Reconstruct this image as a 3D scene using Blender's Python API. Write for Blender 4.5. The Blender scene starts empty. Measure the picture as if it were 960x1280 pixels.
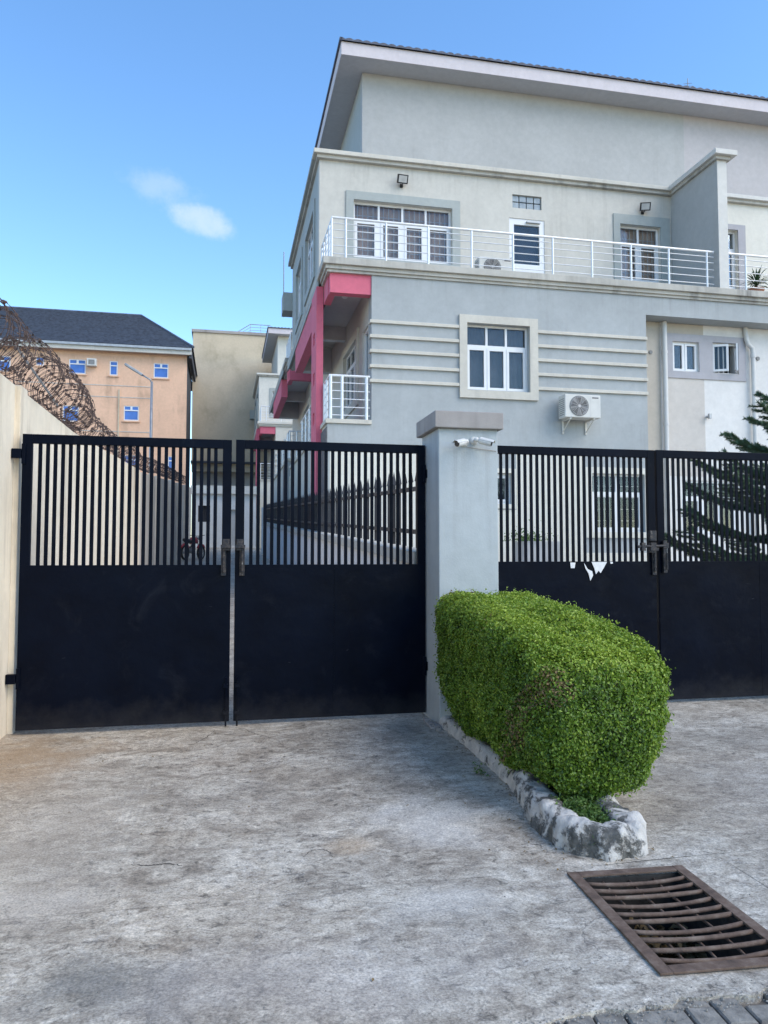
import bpy, bmesh, math, random
import numpy as np
from mathutils import Vector, Matrix
from math import sin, cos, tan, pi, radians, sqrt
random.seed(7); RNG = np.random.default_rng(7)
S = bpy.context.scene; COL = S.collection

# ------------------------------------------------------------ camera
cam = bpy.data.cameras.new('camera'); camo = bpy.data.objects.new('camera', cam); COL.objects.link(camo)
cam.sensor_width = 36; cam.lens = 36*950/1280; cam.clip_end = 3000; cam.clip_start = .05
camo.location = (0, 0, 1.5); camo.rotation_euler = (radians(93.07), 0, radians(-11.9))
S.camera = camo
S.render.resolution_x = 768; S.render.resolution_y = 1024
# ------------------------------------------------------------ sky, sun, exposure
SUN_EL, SUN_AZ = 42, 130          # azimuth clockwise from +Y
w = bpy.data.worlds.new('World'); S.world = w; w.use_nodes = True
nt = w.node_tree; N = nt.nodes; L = nt.links
bg = N['Background']; bg.inputs['Strength'].default_value = .15
sky = N.new('ShaderNodeTexSky'); sky.sky_type = 'NISHITA'; sky.sun_disc = False
sky.sun_elevation = radians(SUN_EL); sky.sun_rotation = radians(SUN_AZ)
sky.air_density = 1.0; sky.dust_density = .25; sky.ozone_density = 1.3
tc = N.new('ShaderNodeTexCoord')
def vm(op, a, b=None):
    n = N.new('ShaderNodeVectorMath'); n.operation = op; L.new(a, n.inputs[0])
    if b is not None: n.inputs[1].default_value = b
    return n
def mm(op, a, b):
    n = N.new('ShaderNodeMath'); n.operation = op
    for i, x in enumerate((a, b)):
        if isinstance(x, (int, float)): n.inputs[i].default_value = x
        else: L.new(x, n.inputs[i])
    return n.outputs[0]
noi = N.new('ShaderNodeTexNoise'); noi.inputs['Scale'].default_value = 19; noi.inputs['Detail'].default_value = 7; noi.inputs['Roughness'].default_value = .6
L.new(tc.outputs['Generated'], noi.inputs['Vector'])
total = None
for c, a, b, amp in [((-.078,.8995,.4275), .050, .024, .26), ((-.035,.9165,.3995), .046, .019, .52)]:   # two puffs of one small cloud
    cv = Vector(c).normalized(); r = cv.cross(Vector((0,0,1))).normalized(); r = (r + Vector((0,0,-.28))).normalized(); u = r.cross(cv)
    d = vm('SUBTRACT', tc.outputs['Generated'], cv)
    dr = vm('DOT_PRODUCT', d.outputs[0], r/a); du = vm('DOT_PRODUCT', d.outputs[0], u/b)
    q = mm('ADD', mm('POWER', mm('ABSOLUTE', dr.outputs['Value'], 0), 2), mm('POWER', mm('ABSOLUTE', du.outputs['Value'], 0), 2))
    q = mm('ADD', q, mm('MULTIPLY', mm('SUBTRACT', noi.outputs['Fac'], .5), 3.6))
    m = N.new('ShaderNodeMapRange'); m.interpolation_type = 'SMOOTHERSTEP'
    L.new(q, m.inputs['Value']); m.inputs['From Min'].default_value = 1.25; m.inputs['From Max'].default_value = -.35
    m.inputs['To Min'].default_value = 0; m.inputs['To Max'].default_value = amp
    total = m.outputs[0] if total is None else mm('MAXIMUM', total, m.outputs[0])
hsv = N.new('ShaderNodeHueSaturation'); hsv.inputs['Saturation'].default_value = 1.2; hsv.inputs['Value'].default_value = .89
L.new(sky.outputs[0], hsv.inputs['Color'])
mx = N.new('ShaderNodeMixRGB'); L.new(total, mx.inputs['Fac']); L.new(hsv.outputs[0], mx.inputs[1]); mx.inputs[2].default_value = (2.5, 2.75, 3.1, 1)
L.new(mx.outputs[0], bg.inputs['Color'])
sl = bpy.data.lights.new('sun', 'SUN'); sl.energy = 1.05; sl.angle = radians(48); sl.color = (1, .90, .74)
so = bpy.data.objects.new('sun', sl); COL.objects.link(so)
sd = Vector((sin(radians(SUN_AZ))*cos(radians(SUN_EL)), cos(radians(SUN_AZ))*cos(radians(SUN_EL)), sin(radians(SUN_EL))))
so.rotation_euler = (-sd).to_track_quat('-Z', 'Y').to_euler(); so.location = (10, -10, 20)
S.view_settings.view_transform = 'Standard'; S.view_settings.look = 'None'
S.view_settings.exposure = 1.32; S.view_settings.gamma = 1
S.render.engine = 'CYCLES'

# ------------------------------------------------------------ materials
def mat(name):
    m = bpy.data.materials.new(name); m.use_nodes = True
    return m, m.node_tree, m.node_tree.nodes['Principled BSDF']
def nnoise(t, vec, scale, detail=5, rough=.55, dist=0):
    n = t.nodes.new('ShaderNodeTexNoise'); n.inputs['Scale'].default_value = scale; n.inputs['Detail'].default_value = detail
    n.inputs['Roughness'].default_value = rough; n.inputs['Distortion'].default_value = dist
    t.links.new(vec, n.inputs['Vector']); return n.outputs['Fac']
def nramp(t, fac, stops):
    n = t.nodes.new('ShaderNodeValToRGB'); t.links.new(fac, n.inputs[0]); e = n.color_ramp.elements
    while len(e) < len(stops): e.new(.5)
    for x, (p, c) in zip(e, stops):
        x.position = p; x.color = (c, c, c, 1) if isinstance(c, (int, float)) else (*c, 1)
    return n.outputs[0]
def nmix(t, fac, a, b, mode='MIX'):
    n = t.nodes.new('ShaderNodeMixRGB'); n.blend_type = mode
    for i, x in enumerate((fac, a, b)):
        if isinstance(x, (int, float)): n.inputs[i].default_value = x if i == 0 else (x, x, x, 1)
        elif isinstance(x, tuple): n.inputs[i].default_value = (*x, 1)
        else: t.links.new(x, n.inputs[i])
    return n.outputs[0]
def nmath(t, op, a, b=0.0, c=None):
    n = t.nodes.new('ShaderNodeMath'); n.operation = op
    for i, x in enumerate((a, b) if c is None else (a, b, c)):
        if isinstance(x, (int, float)): n.inputs[i].default_value = x
        else: t.links.new(x, n.inputs[i])
    return n.outputs[0]
def npos(t, scale=None):
    g = t.nodes.new('ShaderNodeNewGeometry')
    if scale is None: return g.outputs['Position']
    m = t.nodes.new('ShaderNodeMapping'); m.inputs['Scale'].default_value = scale
    t.links.new(g.outputs['Position'], m.inputs['Vector']); return m.outputs[0]
def nbump(t, b, h, strength, dist=.01):
    n = t.nodes.new('ShaderNodeBump'); n.inputs['Strength'].default_value = strength; n.inputs['Distance'].default_value = dist
    t.links.new(h, n.inputs['Height']); t.links.new(n.outputs[0], b.inputs['Normal']); return n
MATS = {}
def paint(name, col, dirt=(.2,.18,.15), amount=.35, var=.14, rough=.75, streak=5, bump=.25, lo=.52, hi=.78, runs=()):
    """painted plaster: cloudy tone, vertical rain streaks, trowel relief"""
    m, t, b = mat(name); p = npos(t)
    c = nramp(t, nnoise(t, p, .9, 6, .6), [(.3, tuple(x*(1-var) for x in col)), (.7, tuple(min(1, x*(1+var*.5)) for x in col))])
    st = nramp(t, nnoise(t, npos(t, (streak, streak, .35)), 1, 6, .62), [(lo, 0), (hi, 1)])
    bl = nramp(t, nnoise(t, p, .55, 4, .6), [(.42, 0), (.66, 1)])
    f = nmath(t, 'MULTIPLY', nmath(t, 'MULTIPLY', st, bl), amount)
    c = nmix(t, f, c, dirt)
    if runs:      # soot runs washed down from the ledges above
        sx = t.nodes.new('ShaderNodeSeparateXYZ'); t.links.new(p, sx.inputs[0])
        thin = nramp(t, nnoise(t, npos(t, (9, 9, .5)), 1, 8, .7), [(.50, 0), (.72, 1)])
        broad = nramp(t, nnoise(t, npos(t, (1.3, 1.3, .8)), 1, 5, .6), [(.40, .15), (.62, 1)])
        for z0, ln_ in runs:
            d = nmath(t, 'DIVIDE', nmath(t, 'SUBTRACT', z0, sx.outputs[2]), ln_)
            fall = nramp(t, d, [(0, 1), (.15, .7), (1, 0)]); below = nmath(t, 'GREATER_THAN', d, 0)
            ff = nmath(t, 'MULTIPLY', nmath(t, 'MULTIPLY', fall, below), nmath(t, 'MULTIPLY', thin, broad))
            c = nmix(t, nmath(t, 'MULTIPLY', ff, .5), c, dirt)
    fine = nramp(t, nnoise(t, p, 7, 8, .7), [(.35, .93), (.65, 1.03)])
    c = nmix(t, 1, c, fine, 'MULTIPLY')
    t.links.new(c, b.inputs['Base Color']); b.inputs['Roughness'].default_value = rough
    h = nmath(t, 'ADD', nnoise(t, p, 70, 4, .6), nmath(t, 'MULTIPLY', nnoise(t, p, 6, 4), 1.6))
    nbump(t, b, h, bump, .006); MATS[name] = m; return m
paint('facade', (.385,.405,.405), dirt=(.16,.15,.135), var=.11, amount=.3, runs=((7.4,.7),(4.4,.9)))
paint('attic_paint', (.42,.42,.405), dirt=(.25,.24,.22), var=.07, amount=.25)
paint('attic_light', (.47,.445,.44), var=.05, amount=.15)
paint('upper_cream', (.56,.535,.475), dirt=(.25,.22,.18), var=.09, amount=.4, runs=((10.75,.8),(8.4,.5)))
paint('upper_white', (.68,.65,.57), var=.05, amount=.18)
paint('trim', (.58,.545,.47), dirt=(.2,.19,.17), var=.1, amount=.5)
paint('ledge', (.49,.465,.41), dirt=(.14,.13,.12), var=.2, amount=.85, lo=.45, hi=.66)
paint('white_trim', (.62,.60,.555), dirt=(.3,.28,.25), var=.06, amount=.35)
paint('surround', (.37,.395,.375), var=.05, amount=.15)
paint('beige_paint', (.48,.43,.36), var=.06, amount=.3)
paint('warm_grey', (.56,.515,.465), var=.04, amount=.15)
paint('white_paint', (.70,.68,.65), var=.04, amount=.15)
paint('band_grey', (.39,.38,.40), var=.05, amount=.2)
paint('pink', (.66,.145,.21), dirt=(.3,.08,.1), var=.07, amount=.25)
paint('maroon', (.36,.075,.12), var=.08, amount=.3)
paint('soffit', (.50,.49,.49), var=.05, amount=.1)
paint('fascia', (.60,.55,.565), var=.04, amount=.2)
paint('boundary', (.88,.76,.59), dirt=(.42,.33,.23), var=.12, amount=.9, streak=5.5, lo=.46, hi=.66)
paint('boundary_far', (.55,.50,.44), dirt=(.2,.18,.16), var=.12, amount=.6)
paint('pillar_paint', (.43,.462,.465), dirt=(.23,.22,.22), var=.08, amount=.5, streak=9, runs=((2.62,.9),(2.4,1.2)))
paint('cap_concrete', (.37,.335,.31), dirt=(.17,.15,.14), var=.2, amount=.8, streak=8, lo=.42, hi=.65)
paint('orange_paint', (.80,.50,.33), dirt=(.30,.19,.12), var=.09, amount=.75, streak=1.1, lo=.5, hi=.7, runs=((13.4,1.4),(12.15,.9),(9.4,.9)))
paint('beige_wall', (.60,.50,.36), dirt=(.36,.29,.19), var=.08, amount=.8, streak=.6, lo=.45, hi=.65)
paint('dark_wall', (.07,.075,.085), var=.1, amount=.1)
paint('grey_wall', (.50,.49,.47), var=.1, amount=.4)
paint('fence_wall', (.78,.77,.76), dirt=(.35,.33,.3), var=.06, amount=.5)
def simple(name, col, rough=.5, metal=0, var=.15, scale=6, bump=0, bscale=60, coat=0):
    m, t, b = mat(name); p = npos(t)
    c = nramp(t, nnoise(t, p, scale, 5), [(.3, tuple(x*(1-var) for x in col)), (.7, tuple(min(1, x*(1+var)) for x in col))])
    t.links.new(c, b.inputs['Base Color']); b.inputs['Roughness'].default_value = rough; b.inputs['Metallic'].default_value = metal
    b.inputs['Coat Weight'].default_value = coat
    if bump: nbump(t, b, nnoise(t, p, bscale, 5), bump, .004)
    MATS[name] = m; return m
simple('upvc', (.72,.72,.72), .35, var=.03)
simple('rail_metal', (.72,.73,.74), .35, .25, .06)
simple('pipe', (.58,.57,.545), .45, var=.05)
simple('ac_white', (.60,.585,.54), .5, var=.06)
simple('ac_grey', (.20,.20,.195), .6, var=.2)
simple('black_plastic', (.02,.02,.022), .45)
simple('lens', (.03,.03,.035), .1)
simple('reflector', (.55,.55,.53), .3, .3)
simple('cctv_white', (.62,.60,.56), .4, var=.08, scale=25)
simple('roof_tile', (.085,.095,.13), .7, var=.3, scale=9, bump=.4)
simple('shingle', (.08,.095,.13), .8, var=.35, scale=5, bump=.5, bscale=14)
simple('galv', (.38,.39,.40), .45, .5, .15)
simple('blue_glass', (.06,.16,.48), .15, 0, .25, 1.5)
simple('concrete_dark', (.13,.12,.105), .9, var=.4, scale=12, bump=.6)
simple('red_paint', (.45,.03,.04), .3, coat=.4)
simple('rubber', (.02,.02,.02), .8)
simple('bark', (.10,.075,.055), .9, var=.4, scale=18, bump=.7)
simple('terracotta', (.33,.15,.09), .8)
simple('stone_clad', (.10,.10,.105), .7, var=.4, scale=14, bump=.6)
simple('curtain_brown', (.62,.42,.31), .9, var=.15, scale=3)
simple('curtain_grey', (.13,.125,.13), .9, var=.2, scale=3)
simple('dark_room', (.025,.025,.03), .9)  # near-black sheet colour, paints the darkness of rooms behind glass
simple('white_sticker', (.72,.70,.68), .7, var=.1, scale=30)
simple('bars_grey', (.55,.52,.50), .6)
simple('fence_black', (.028,.028,.032), .5, .2, .3)
simple('glass_block', (.30,.34,.36), .2, 0, .2, 8)
simple('gravel', (.27,.25,.22), .95, var=.5, scale=40, bump=.6)

def glass():
    m, t, b = mat('glass'); n = t.nodes; n.remove(b)
    tr = n.new('ShaderNodeBsdfTransparent'); tr.inputs[0].default_value = (.88,.90,.91,1)
    gl = n.new('ShaderNodeBsdfGlossy'); gl.inputs['Roughness'].default_value = .06; gl.inputs[0].default_value = (.8,.86,.9,1)
    fr = n.new('ShaderNodeFresnel'); fr.inputs[0].default_value = 1.55
    f = nmath(t, 'ADD', nmath(t, 'MULTIPLY', fr.outputs[0], .55), .01)
    mx = n.new('ShaderNodeMixShader'); t.links.new(f, mx.inputs[0]); t.links.new(tr.outputs[0], mx.inputs[1]); t.links.new(gl.outputs[0], mx.inputs[2])
    t.links.new(mx.outputs[0], n['Material Output'].inputs[0]); MATS['glass'] = m
glass()

def gate_mat():
    m, t, b = mat('gate_paint'); p = npos(t)
    base = nramp(t, nnoise(t, p, 2.2, 6, .6), [(.3, (.0010,.0022,.0065)), (.75, (.0022,.0048,.013))])
    dust = nmath(t, 'MULTIPLY', nramp(t, nnoise(t, p, 3.1, 9, .72, .8), [(.56, 0), (.76, 1)]), .05)
    c = nmix(t, dust, base, (.16,.17,.19))
    sx = t.nodes.new('ShaderNodeSeparateXYZ'); t.links.new(p, sx.inputs[0])
    low = nmath(t, 'MULTIPLY', nramp(t, nmath(t, 'ADD', sx.outputs[2], nmath(t, 'MULTIPLY', nmath(t, 'SUBTRACT', nnoise(t, p, 5, 8, .7), .5), .5)), [(.0, 1), (.26, 0)]), .09)
    c = nmix(t, low, c, (.20,.185,.165))
    rr_ = nramp(t, nnoise(t, p, 9, 9, .75, .5), [(.70, 0), (.73, 1)]); c = nmix(t, nmath(t, 'MULTIPLY', rr_, .4), c, (.085,.045,.03))
    scr = nramp(t, nnoise(t, npos(t, (7, 7, 46)), 1, 6, .6, .5), [(.72, 0), (.76, 1)])
    c = nmix(t, nmath(t, 'MULTIPLY', scr, .3), c, (.12,.12,.13))
    t.links.new(c, b.inputs['Base Color'])
    r = nramp(t, nnoise(t, p, 4, 6), [(.3, .30), (.7, .42)]); t.links.new(r, b.inputs['Roughness'])
    b.inputs['Specular IOR Level'].default_value = .07
    nbump(t, b, nmath(t, 'ADD', nnoise(t, p, 2.2, 3), nmath(t, 'MULTIPLY', nnoise(t, p, 35, 4), .1)), .35, .03); MATS['gate_paint'] = m
gate_mat()
def worn_metal():
    m, t, b = mat('worn_bolt'); p = npos(t)
    c = nramp(t, nnoise(t, p, 28, 8, .7), [(.46, (.006,.008,.014)), (.60, (.05,.038,.032)), (.70, (.26,.25,.24))])
    t.links.new(c, b.inputs['Base Color']); b.inputs['Roughness'].default_value = .6; nbump(t, b, nnoise(t, p, 60, 4), .3); MATS['worn_bolt'] = m
worn_metal()
def rust(name, a, b_, c_, bump=.5):
    m, t, b = mat(name); p = npos(t)
    c = nramp(t, nnoise(t, p, 14, 9, .7), [(.3, a), (.5, b_), (.72, c_)])
    t.links.new(c, b.inputs['Base Color']); b.inputs['Roughness'].default_value = .8; nbump(t, b, nnoise(t, p, 90, 6, .7), bump, .004); MATS[name] = m
rust('grate_rust', (.06,.038,.027), (.13,.083,.058), (.22,.165,.125))
rust('wire_rust', (.04,.022,.018), (.085,.052,.042), (.18,.125,.10))

def concrete():
    m, t, b = mat('driveway_concrete'); p = npos(t)
    # marbled wear: skin of pale laitance broken through to darker concrete
    warp = nnoise(t, npos(t, (1, 1.3, 1)), 1.6, 8, .66, .5)
    fine = nnoise(t, npos(t, (1, 1.3, 1)), 9, 15, .82, 1.0)
    mid = nnoise(t, npos(t, (1.1, 1.5, 1)), 4.2, 15, .80, .8)
    v = nmath(t, 'ADD', nmath(t, 'ADD', nmath(t, 'MULTIPLY', warp, .22), nmath(t, 'MULTIPLY', fine, .34)), nmath(t, 'MULTIPLY', mid, .44))
    c = nramp(t, v, [(.39, (.19,.160,.124)), (.445, (.28,.240,.19)), (.485, (.39,.342,.277)), (.52, (.48,.43,.352)), (.57, (.66,.605,.51))])
    pit = nramp(t, nnoise(t, npos(t, (1,1.25,1)), 17, 12, .78, .8), [(.38, .30), (.47, 1), (.56, 1), (.66, 1.3)])
    c = nmix(t, .9, c, pit, 'MULTIPLY')
    vein = nmath(t, 'ABSOLUTE', nmath(t, 'SUBTRACT', nnoise(t, npos(t, (1, 1.25, 1)), 3.6, 11, .70, 1.9), .5))
    ve = nmath(t, 'MULTIPLY', nramp(t, vein, [(.0, 1), (.016, 0)]), nramp(t, warp, [(.42, 0), (.58, 1)]))
    c = nmix(t, nmath(t, 'MULTIPLY', ve, .45), c, (.74,.71,.66))
    vd = nmath(t, 'ABSOLUTE', nmath(t, 'SUBTRACT', nnoise(t, npos(t, (1, 1.6, 1)), 2.3, 12, .72, 2.4), .47))
    c = nmix(t, nmath(t, 'MULTIPLY', nramp(t, vd, [(.0, 1), (.009, 0)]), .5), c, (.10,.095,.085))
    warm = nramp(t, nnoise(t, p, .55, 5, .6), [(.45, 0), (.68, 1)])
    c = nmix(t, nmath(t, 'MULTIPLY', warm, .5), c, (.93,.80,.66), 'MULTIPLY')
    def spot(c0, cx, cy, rx, ry, col, amt):
        mp = t.nodes.new('ShaderNodeMapping'); mp.inputs['Scale'].default_value = (1/rx, 1/ry, 0); mp.inputs['Location'].default_value = (-cx/rx, -cy/ry, 0)
        t.links.new(p, mp.inputs['Vector']); l = t.nodes.new('ShaderNodeVectorMath'); l.operation = 'LENGTH'; t.links.new(mp.outputs[0], l.inputs[0])
        d = nmath(t, 'ADD', l.outputs['Value'], nmath(t, 'MULTIPLY', nmath(t, 'SUBTRACT', nnoise(t, p, 3, 8, .65), .5), 2.2))
        f = nmath(t, 'MULTIPLY', nramp(t, nmath(t, 'MULTIPLY', d, .5), [(.15, 1), (.55, 0)]), amt)
        return nmix(t, f, c0, col)
    c = spot(c, -1.45, 6.0, .7, 1.0, (.36,.25,.15), .75)
    c = spot(c, -.9, 4.4, .55, 1.5, (.34,.30,.25), .5)
    c = spot(c, -.42, 2.85, .26, .22, (.12,.118,.105), .7)
    c = spot(c, .66, 3.95, .16, .16, (.42,.31,.2), .6)
    c = spot(c, .3, 2.75, .9, .35, (.50,.46,.42), .35)
    c = spot(c, 1.3, 5.9, .5, .9, (.16,.155,.145), .3)
    c = spot(c, .3, 4.9, .8, .7, (.15,.145,.135), .2)
    
    c = spot(c, 3.6, 5.6, 1.3, .7, (.15,.14,.12), .25)
    c = spot(c, 1.15, 4.2, .35, .45, (.66,.64,.60), .5)
    c = spot(c, .95, 3.2, .3, .25, (.66,.63,.57), .45)
    c = spot(c, -.9, 3.6, .5, .3, (.58,.53,.46), .45)
    c = spot(c, 3.2, 4.3, 1.4, 1.0, (.30,.26,.22), .35)
    # hairline cracks, only here and there
    vo = t.nodes.new('ShaderNodeTexVoronoi'); vo.feature = 'DISTANCE_TO_EDGE'; vo.inputs['Scale'].default_value = .9
    nv = t.nodes.new('ShaderNodeTexNoise'); nv.inputs['Scale'].default_value = 2.2; nv.inputs['Detail'].default_value = 8; t.links.new(p, nv.inputs['Vector'])
    av = t.nodes.new('ShaderNodeVectorMath'); av.operation = 'MULTIPLY_ADD'; t.links.new(nv.outputs['Color'], av.inputs[0]); av.inputs[1].default_value = (1.1,1.1,0); t.links.new(p, av.inputs[2])
    t.links.new(av.outputs[0], vo.inputs['Vector'])
    cr = nramp(t, vo.outputs['Distance'], [(.0, 1), (.006, 0)])
    cm = nmath(t, 'MULTIPLY', cr, nramp(t, nnoise(t, p, .8, 3), [(.5, 0), (.62, 1)]))
    c = nmix(t, nmath(t, 'MULTIPLY', cm, .7), c, (.09,.085,.08))
    sp = nramp(t, nnoise(t, p, 95, 4, .7), [(.33, .62), (.5, 1), (.70, 1.4)])
    c = nmix(t, 1, c, sp, 'MULTIPLY')
    # screeded ridges of old tyre tread in the left lane
    wv = t.nodes.new('ShaderNodeTexWave'); wv.bands_direction = 'X'; wv.inputs['Scale'].default_value = 9; wv.inputs['Distortion'].default_value = 1.2
    t.links.new(p, wv.inputs['Vector'])
    sx = t.nodes.new('ShaderNodeSeparateXYZ'); t.links.new(p, sx.inputs[0])
    lane = nramp(t, nmath(t, 'ABSOLUTE', nmath(t, 'ADD', sx.outputs[0], .52)), [(.07, 1), (.12, 0)])
    lane = nmath(t, 'MULTIPLY', lane, nramp(t, nnoise(t, p, 2.1, 3), [(.42, 0), (.55, 1)]))
    c = nmix(t, nmath(t, 'MULTIPLY', nmath(t, 'MULTIPLY', lane, wv.outputs['Fac']), .16), c, (.14,.135,.13))
    t.links.new(c, b.inputs['Base Color'])
    t.links.new(nramp(t, v, [(.4, .62), (.6, .82)]), b.inputs['Roughness'])
    h = nmath(t, 'ADD', nmath(t, 'MULTIPLY', fine, 1.4), nmath(t, 'MULTIPLY', nnoise(t, p, 60, 8, .7), .35))
    h = nmath(t, 'SUBTRACT', h, nmath(t, 'MULTIPLY', cm, .5)); h = nmath(t, 'SUBTRACT', h, nmath(t, 'MULTIPLY', nmath(t, 'MULTIPLY', lane, wv.outputs['Fac']), .25))
    nbump(t, b, h, .55, .010); MATS['driveway_concrete'] = m
concrete()
def kerbm():
    m, t, b = mat('kerb_whitewash'); p = npos(t)
    n = nnoise(t, p, 7, 10, .72, .4)
    sx = t.nodes.new('ShaderNodeSeparateXYZ'); t.links.new(p, sx.inputs[0]); nose = nmath(t, 'MULTIPLY', nramp(t, nmath(t, 'MULTIPLY', sx.outputs[1], .1), [(.44, 0), (.50, 1)]), .07)
    f = nramp(t, nmath(t, 'SUBTRACT', n, nose), [(.50, 0), (.56, 1)])
    c = nmix(t, f, nramp(t, nnoise(t, p, 12, 6), [(.3, (.40,.385,.36)), (.7, (.66,.62,.56))]), nramp(t, nnoise(t, p, 30, 6), [(.3, (.045,.045,.04)), (.7, (.17,.165,.15))]))
    t.links.new(c, b.inputs['Base Color']); b.inputs['Roughness'].default_value = .85
    nbump(t, b, nmath(t, 'SUBTRACT', nmath(t, 'MULTIPLY', nnoise(t, p, 22, 7, .7), 1.0), nmath(t, 'MULTIPLY', f, .3)), .9, .02); MATS['kerb_whitewash'] = m
kerbm()
def leafm(name, a, b_, c_, scale=4):
    m, t, b = mat(name); at = t.nodes.new('ShaderNodeAttribute'); at.attribute_name = 'tone'; p = npos(t)
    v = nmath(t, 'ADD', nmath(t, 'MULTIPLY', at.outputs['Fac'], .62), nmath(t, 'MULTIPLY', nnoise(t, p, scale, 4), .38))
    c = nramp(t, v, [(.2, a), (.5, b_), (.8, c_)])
    t.links.new(c, b.inputs['Base Color']); b.inputs['Roughness'].default_value = .42
    tl = t.nodes.new('ShaderNodeBsdfTranslucent'); t.links.new(c, tl.inputs[0]); mx = t.nodes.new('ShaderNodeMixShader'); mx.inputs[0].default_value = .3
    t.links.new(b.outputs[0], mx.inputs[1]); t.links.new(tl.outputs[0], mx.inputs[2]); t.links.new(mx.outputs[0], t.nodes['Material Output'].inputs[0]); MATS[name] = m
leafm('hedge_leaf', (.05,.10,.015), (.18,.29,.026), (.42,.51,.07))
leafm('weed_leaf', (.05,.10,.02), (.10,.19,.035), (.18,.27,.06))
leafm('pine_needle', (.035,.07,.04), (.075,.13,.065), (.13,.19,.085))
leafm('yucca_leaf', (.03,.07,.03), (.08,.13,.06), (.2,.2,.12))
simple('hedge_core', (.04,.06,.02), .95, var=.4, scale=20)
simple('soil', (.11,.085,.06), .95, var=.4, scale=25, bump=.7)
simple('paver_stone', (.225,.208,.18), .95, var=.35, scale=22, bump=.9, bscale=110)
simple('sand_joint', (.16,.145,.125), .95, var=.3, scale=30, bump=.6)

# ------------------------------------------------------------ building blocks
WORLD = {}; KIDS = {}
def tag(o, label=None, cat=None, group=None, kind=None):
    if label: o['label'] = label
    if cat: o['category'] = cat
    if group: o['group'] = group
    if kind: o['kind'] = kind
    return o
def thing(name, label, cat, loc=(0,0,0), group=None):
    o = bpy.data.objects.new(name, None); COL.objects.link(o); o.location = loc; o.empty_display_size = .2
    WORLD[o.name] = Vector(loc); KIDS[o.name] = []
    return tag(o, label, cat, group)
class MB:
    def __init__(s): s.v = []; s.f = []
    def add(s, vs, fs):
        k = len(s.v); s.v += [tuple(x) for x in vs]; s.f += [tuple(i+k for i in f) for f in fs]; return s
    def box(s, x0, x1, y0, y1, z0, z1):
        return s.add([(x,y,z) for x in (x0,x1) for y in (y0,y1) for z in (z0,z1)],
                     [(0,1,3,2),(4,6,7,5),(0,4,5,1),(2,3,7,6),(0,2,6,4),(1,5,7,3)])
    def fb(s, F, u0, u1, z0, z1, n0, n1):
        O, u, n = F; Z = Vector((0,0,1))
        return s.add([O+u*a+Z*z+n*c for a in (u0,u1) for c in (n0,n1) for z in (z0,z1)],
                     [(0,1,3,2),(4,6,7,5),(0,4,5,1),(2,3,7,6),(0,2,6,4),(1,5,7,3)])
    def tube(s, pts, r, k=8, cap=True):
        pts = [Vector(p) for p in pts]; n = len(pts); rs = r if isinstance(r, (list, tuple)) else [r]*n
        T = [(pts[min(i+1,n-1)]-pts[max(i-1,0)]).normalized() for i in range(n)]
        a = Vector((0,0,1)) if abs(T[0].z) < .9 else Vector((1,0,0)); A = T[0].cross(a).normalized()
        vs = []
        for i in range(n):
            A = (A - T[i]*A.dot(T[i])).normalized(); B = T[i].cross(A)
            for j in range(k):
                q = 2*pi*j/k; vs.append(pts[i]+(A*cos(q)+B*sin(q))*rs[i])
        fs = [(i*k+j, i*k+(j+1)%k, (i+1)*k+(j+1)%k, (i+1)*k+j) for i in range(n-1) for j in range(k)]
        if cap: fs += [tuple(range(k))[::-1], tuple((n-1)*k+j for j in range(k))]
        return s.add(vs, fs)
    def lathe(s, prof, c, k=20, axis=(0,0,1)):
        ax = Vector(axis).normalized(); a = Vector((1,0,0)) if abs(ax.x) < .9 else Vector((0,1,0)); A = ax.cross(a).normalized(); B = ax.cross(A); c = Vector(c)
        vs = [c+ax*h+(A*cos(2*pi*j/k)+B*sin(2*pi*j/k))*r for r, h in prof for j in range(k)]; n = len(prof)
        fs = [(i*k+j, i*k+(j+1)%k, (i+1)*k+(j+1)%k, (i+1)*k+j) for i in range(n-1) for j in range(k)]
        fs += [tuple(range(k))[::-1], tuple((n-1)*k+j for j in range(k))]
        return s.add(vs, fs)
    def prism(s, poly, z0, z1):
        n = len(poly)
        return s.add([(x,y,z0) for x,y in poly]+[(x,y,z1) for x,y in poly], [tuple(range(n))[::-1], tuple(range(n,2*n))]+[(i,(i+1)%n,n+(i+1)%n,n+i) for i in range(n)])
    def build(s, name, m, parent=None, smooth=False, bevel=0, normals=True, **tags):
        P = WORLD[parent.name] if parent else Vector((0,0,0))
        V = np.array([tuple(v) for v in s.v], dtype=float); c = Vector((V.min(0)+V.max(0))/2)
        if not parent and not tags.pop('centre', True): c = Vector((0,0,0))
        me = bpy.data.meshes.new(name); me.from_pydata((V-np.array(c)).tolist(), [], s.f)
        if normals and len(s.f) < 60000:
            bm = bmesh.new(); bm.from_mesh(me); bmesh.ops.recalc_face_normals(bm, faces=bm.faces); bm.to_mesh(me); bm.free()
        if smooth: me.polygons.foreach_set('use_smooth', [True]*len(me.polygons))
        me.materials.append(MATS[m]); me.update()
        o = bpy.data.objects.new(name, me); COL.objects.link(o); WORLD[o.name] = c; KIDS[o.name] = []
        if parent: o.parent = parent; KIDS[parent.name].append(o)
        o.location = c-P
        if bevel:
            b = o.modifiers.new('bevel', 'BEVEL'); b.width = bevel; b.segments = 2; b.limit_method = 'ANGLE'
        return tag(o, **tags)
def shift_copy(o, off, parent=None):
    """copy of a part (shared mesh) moved by off"""
    c = o.copy(); COL.objects.link(c); WORLD[c.name] = WORLD[o.name]+Vector(off); KIDS[c.name] = []
    p = parent or o.parent
    c.parent = p
    if p: c.location = WORLD[c.name]-WORLD[p.name]; KIDS[p.name].append(c)
    else: c.location = WORLD[c.name]
    return c
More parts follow.
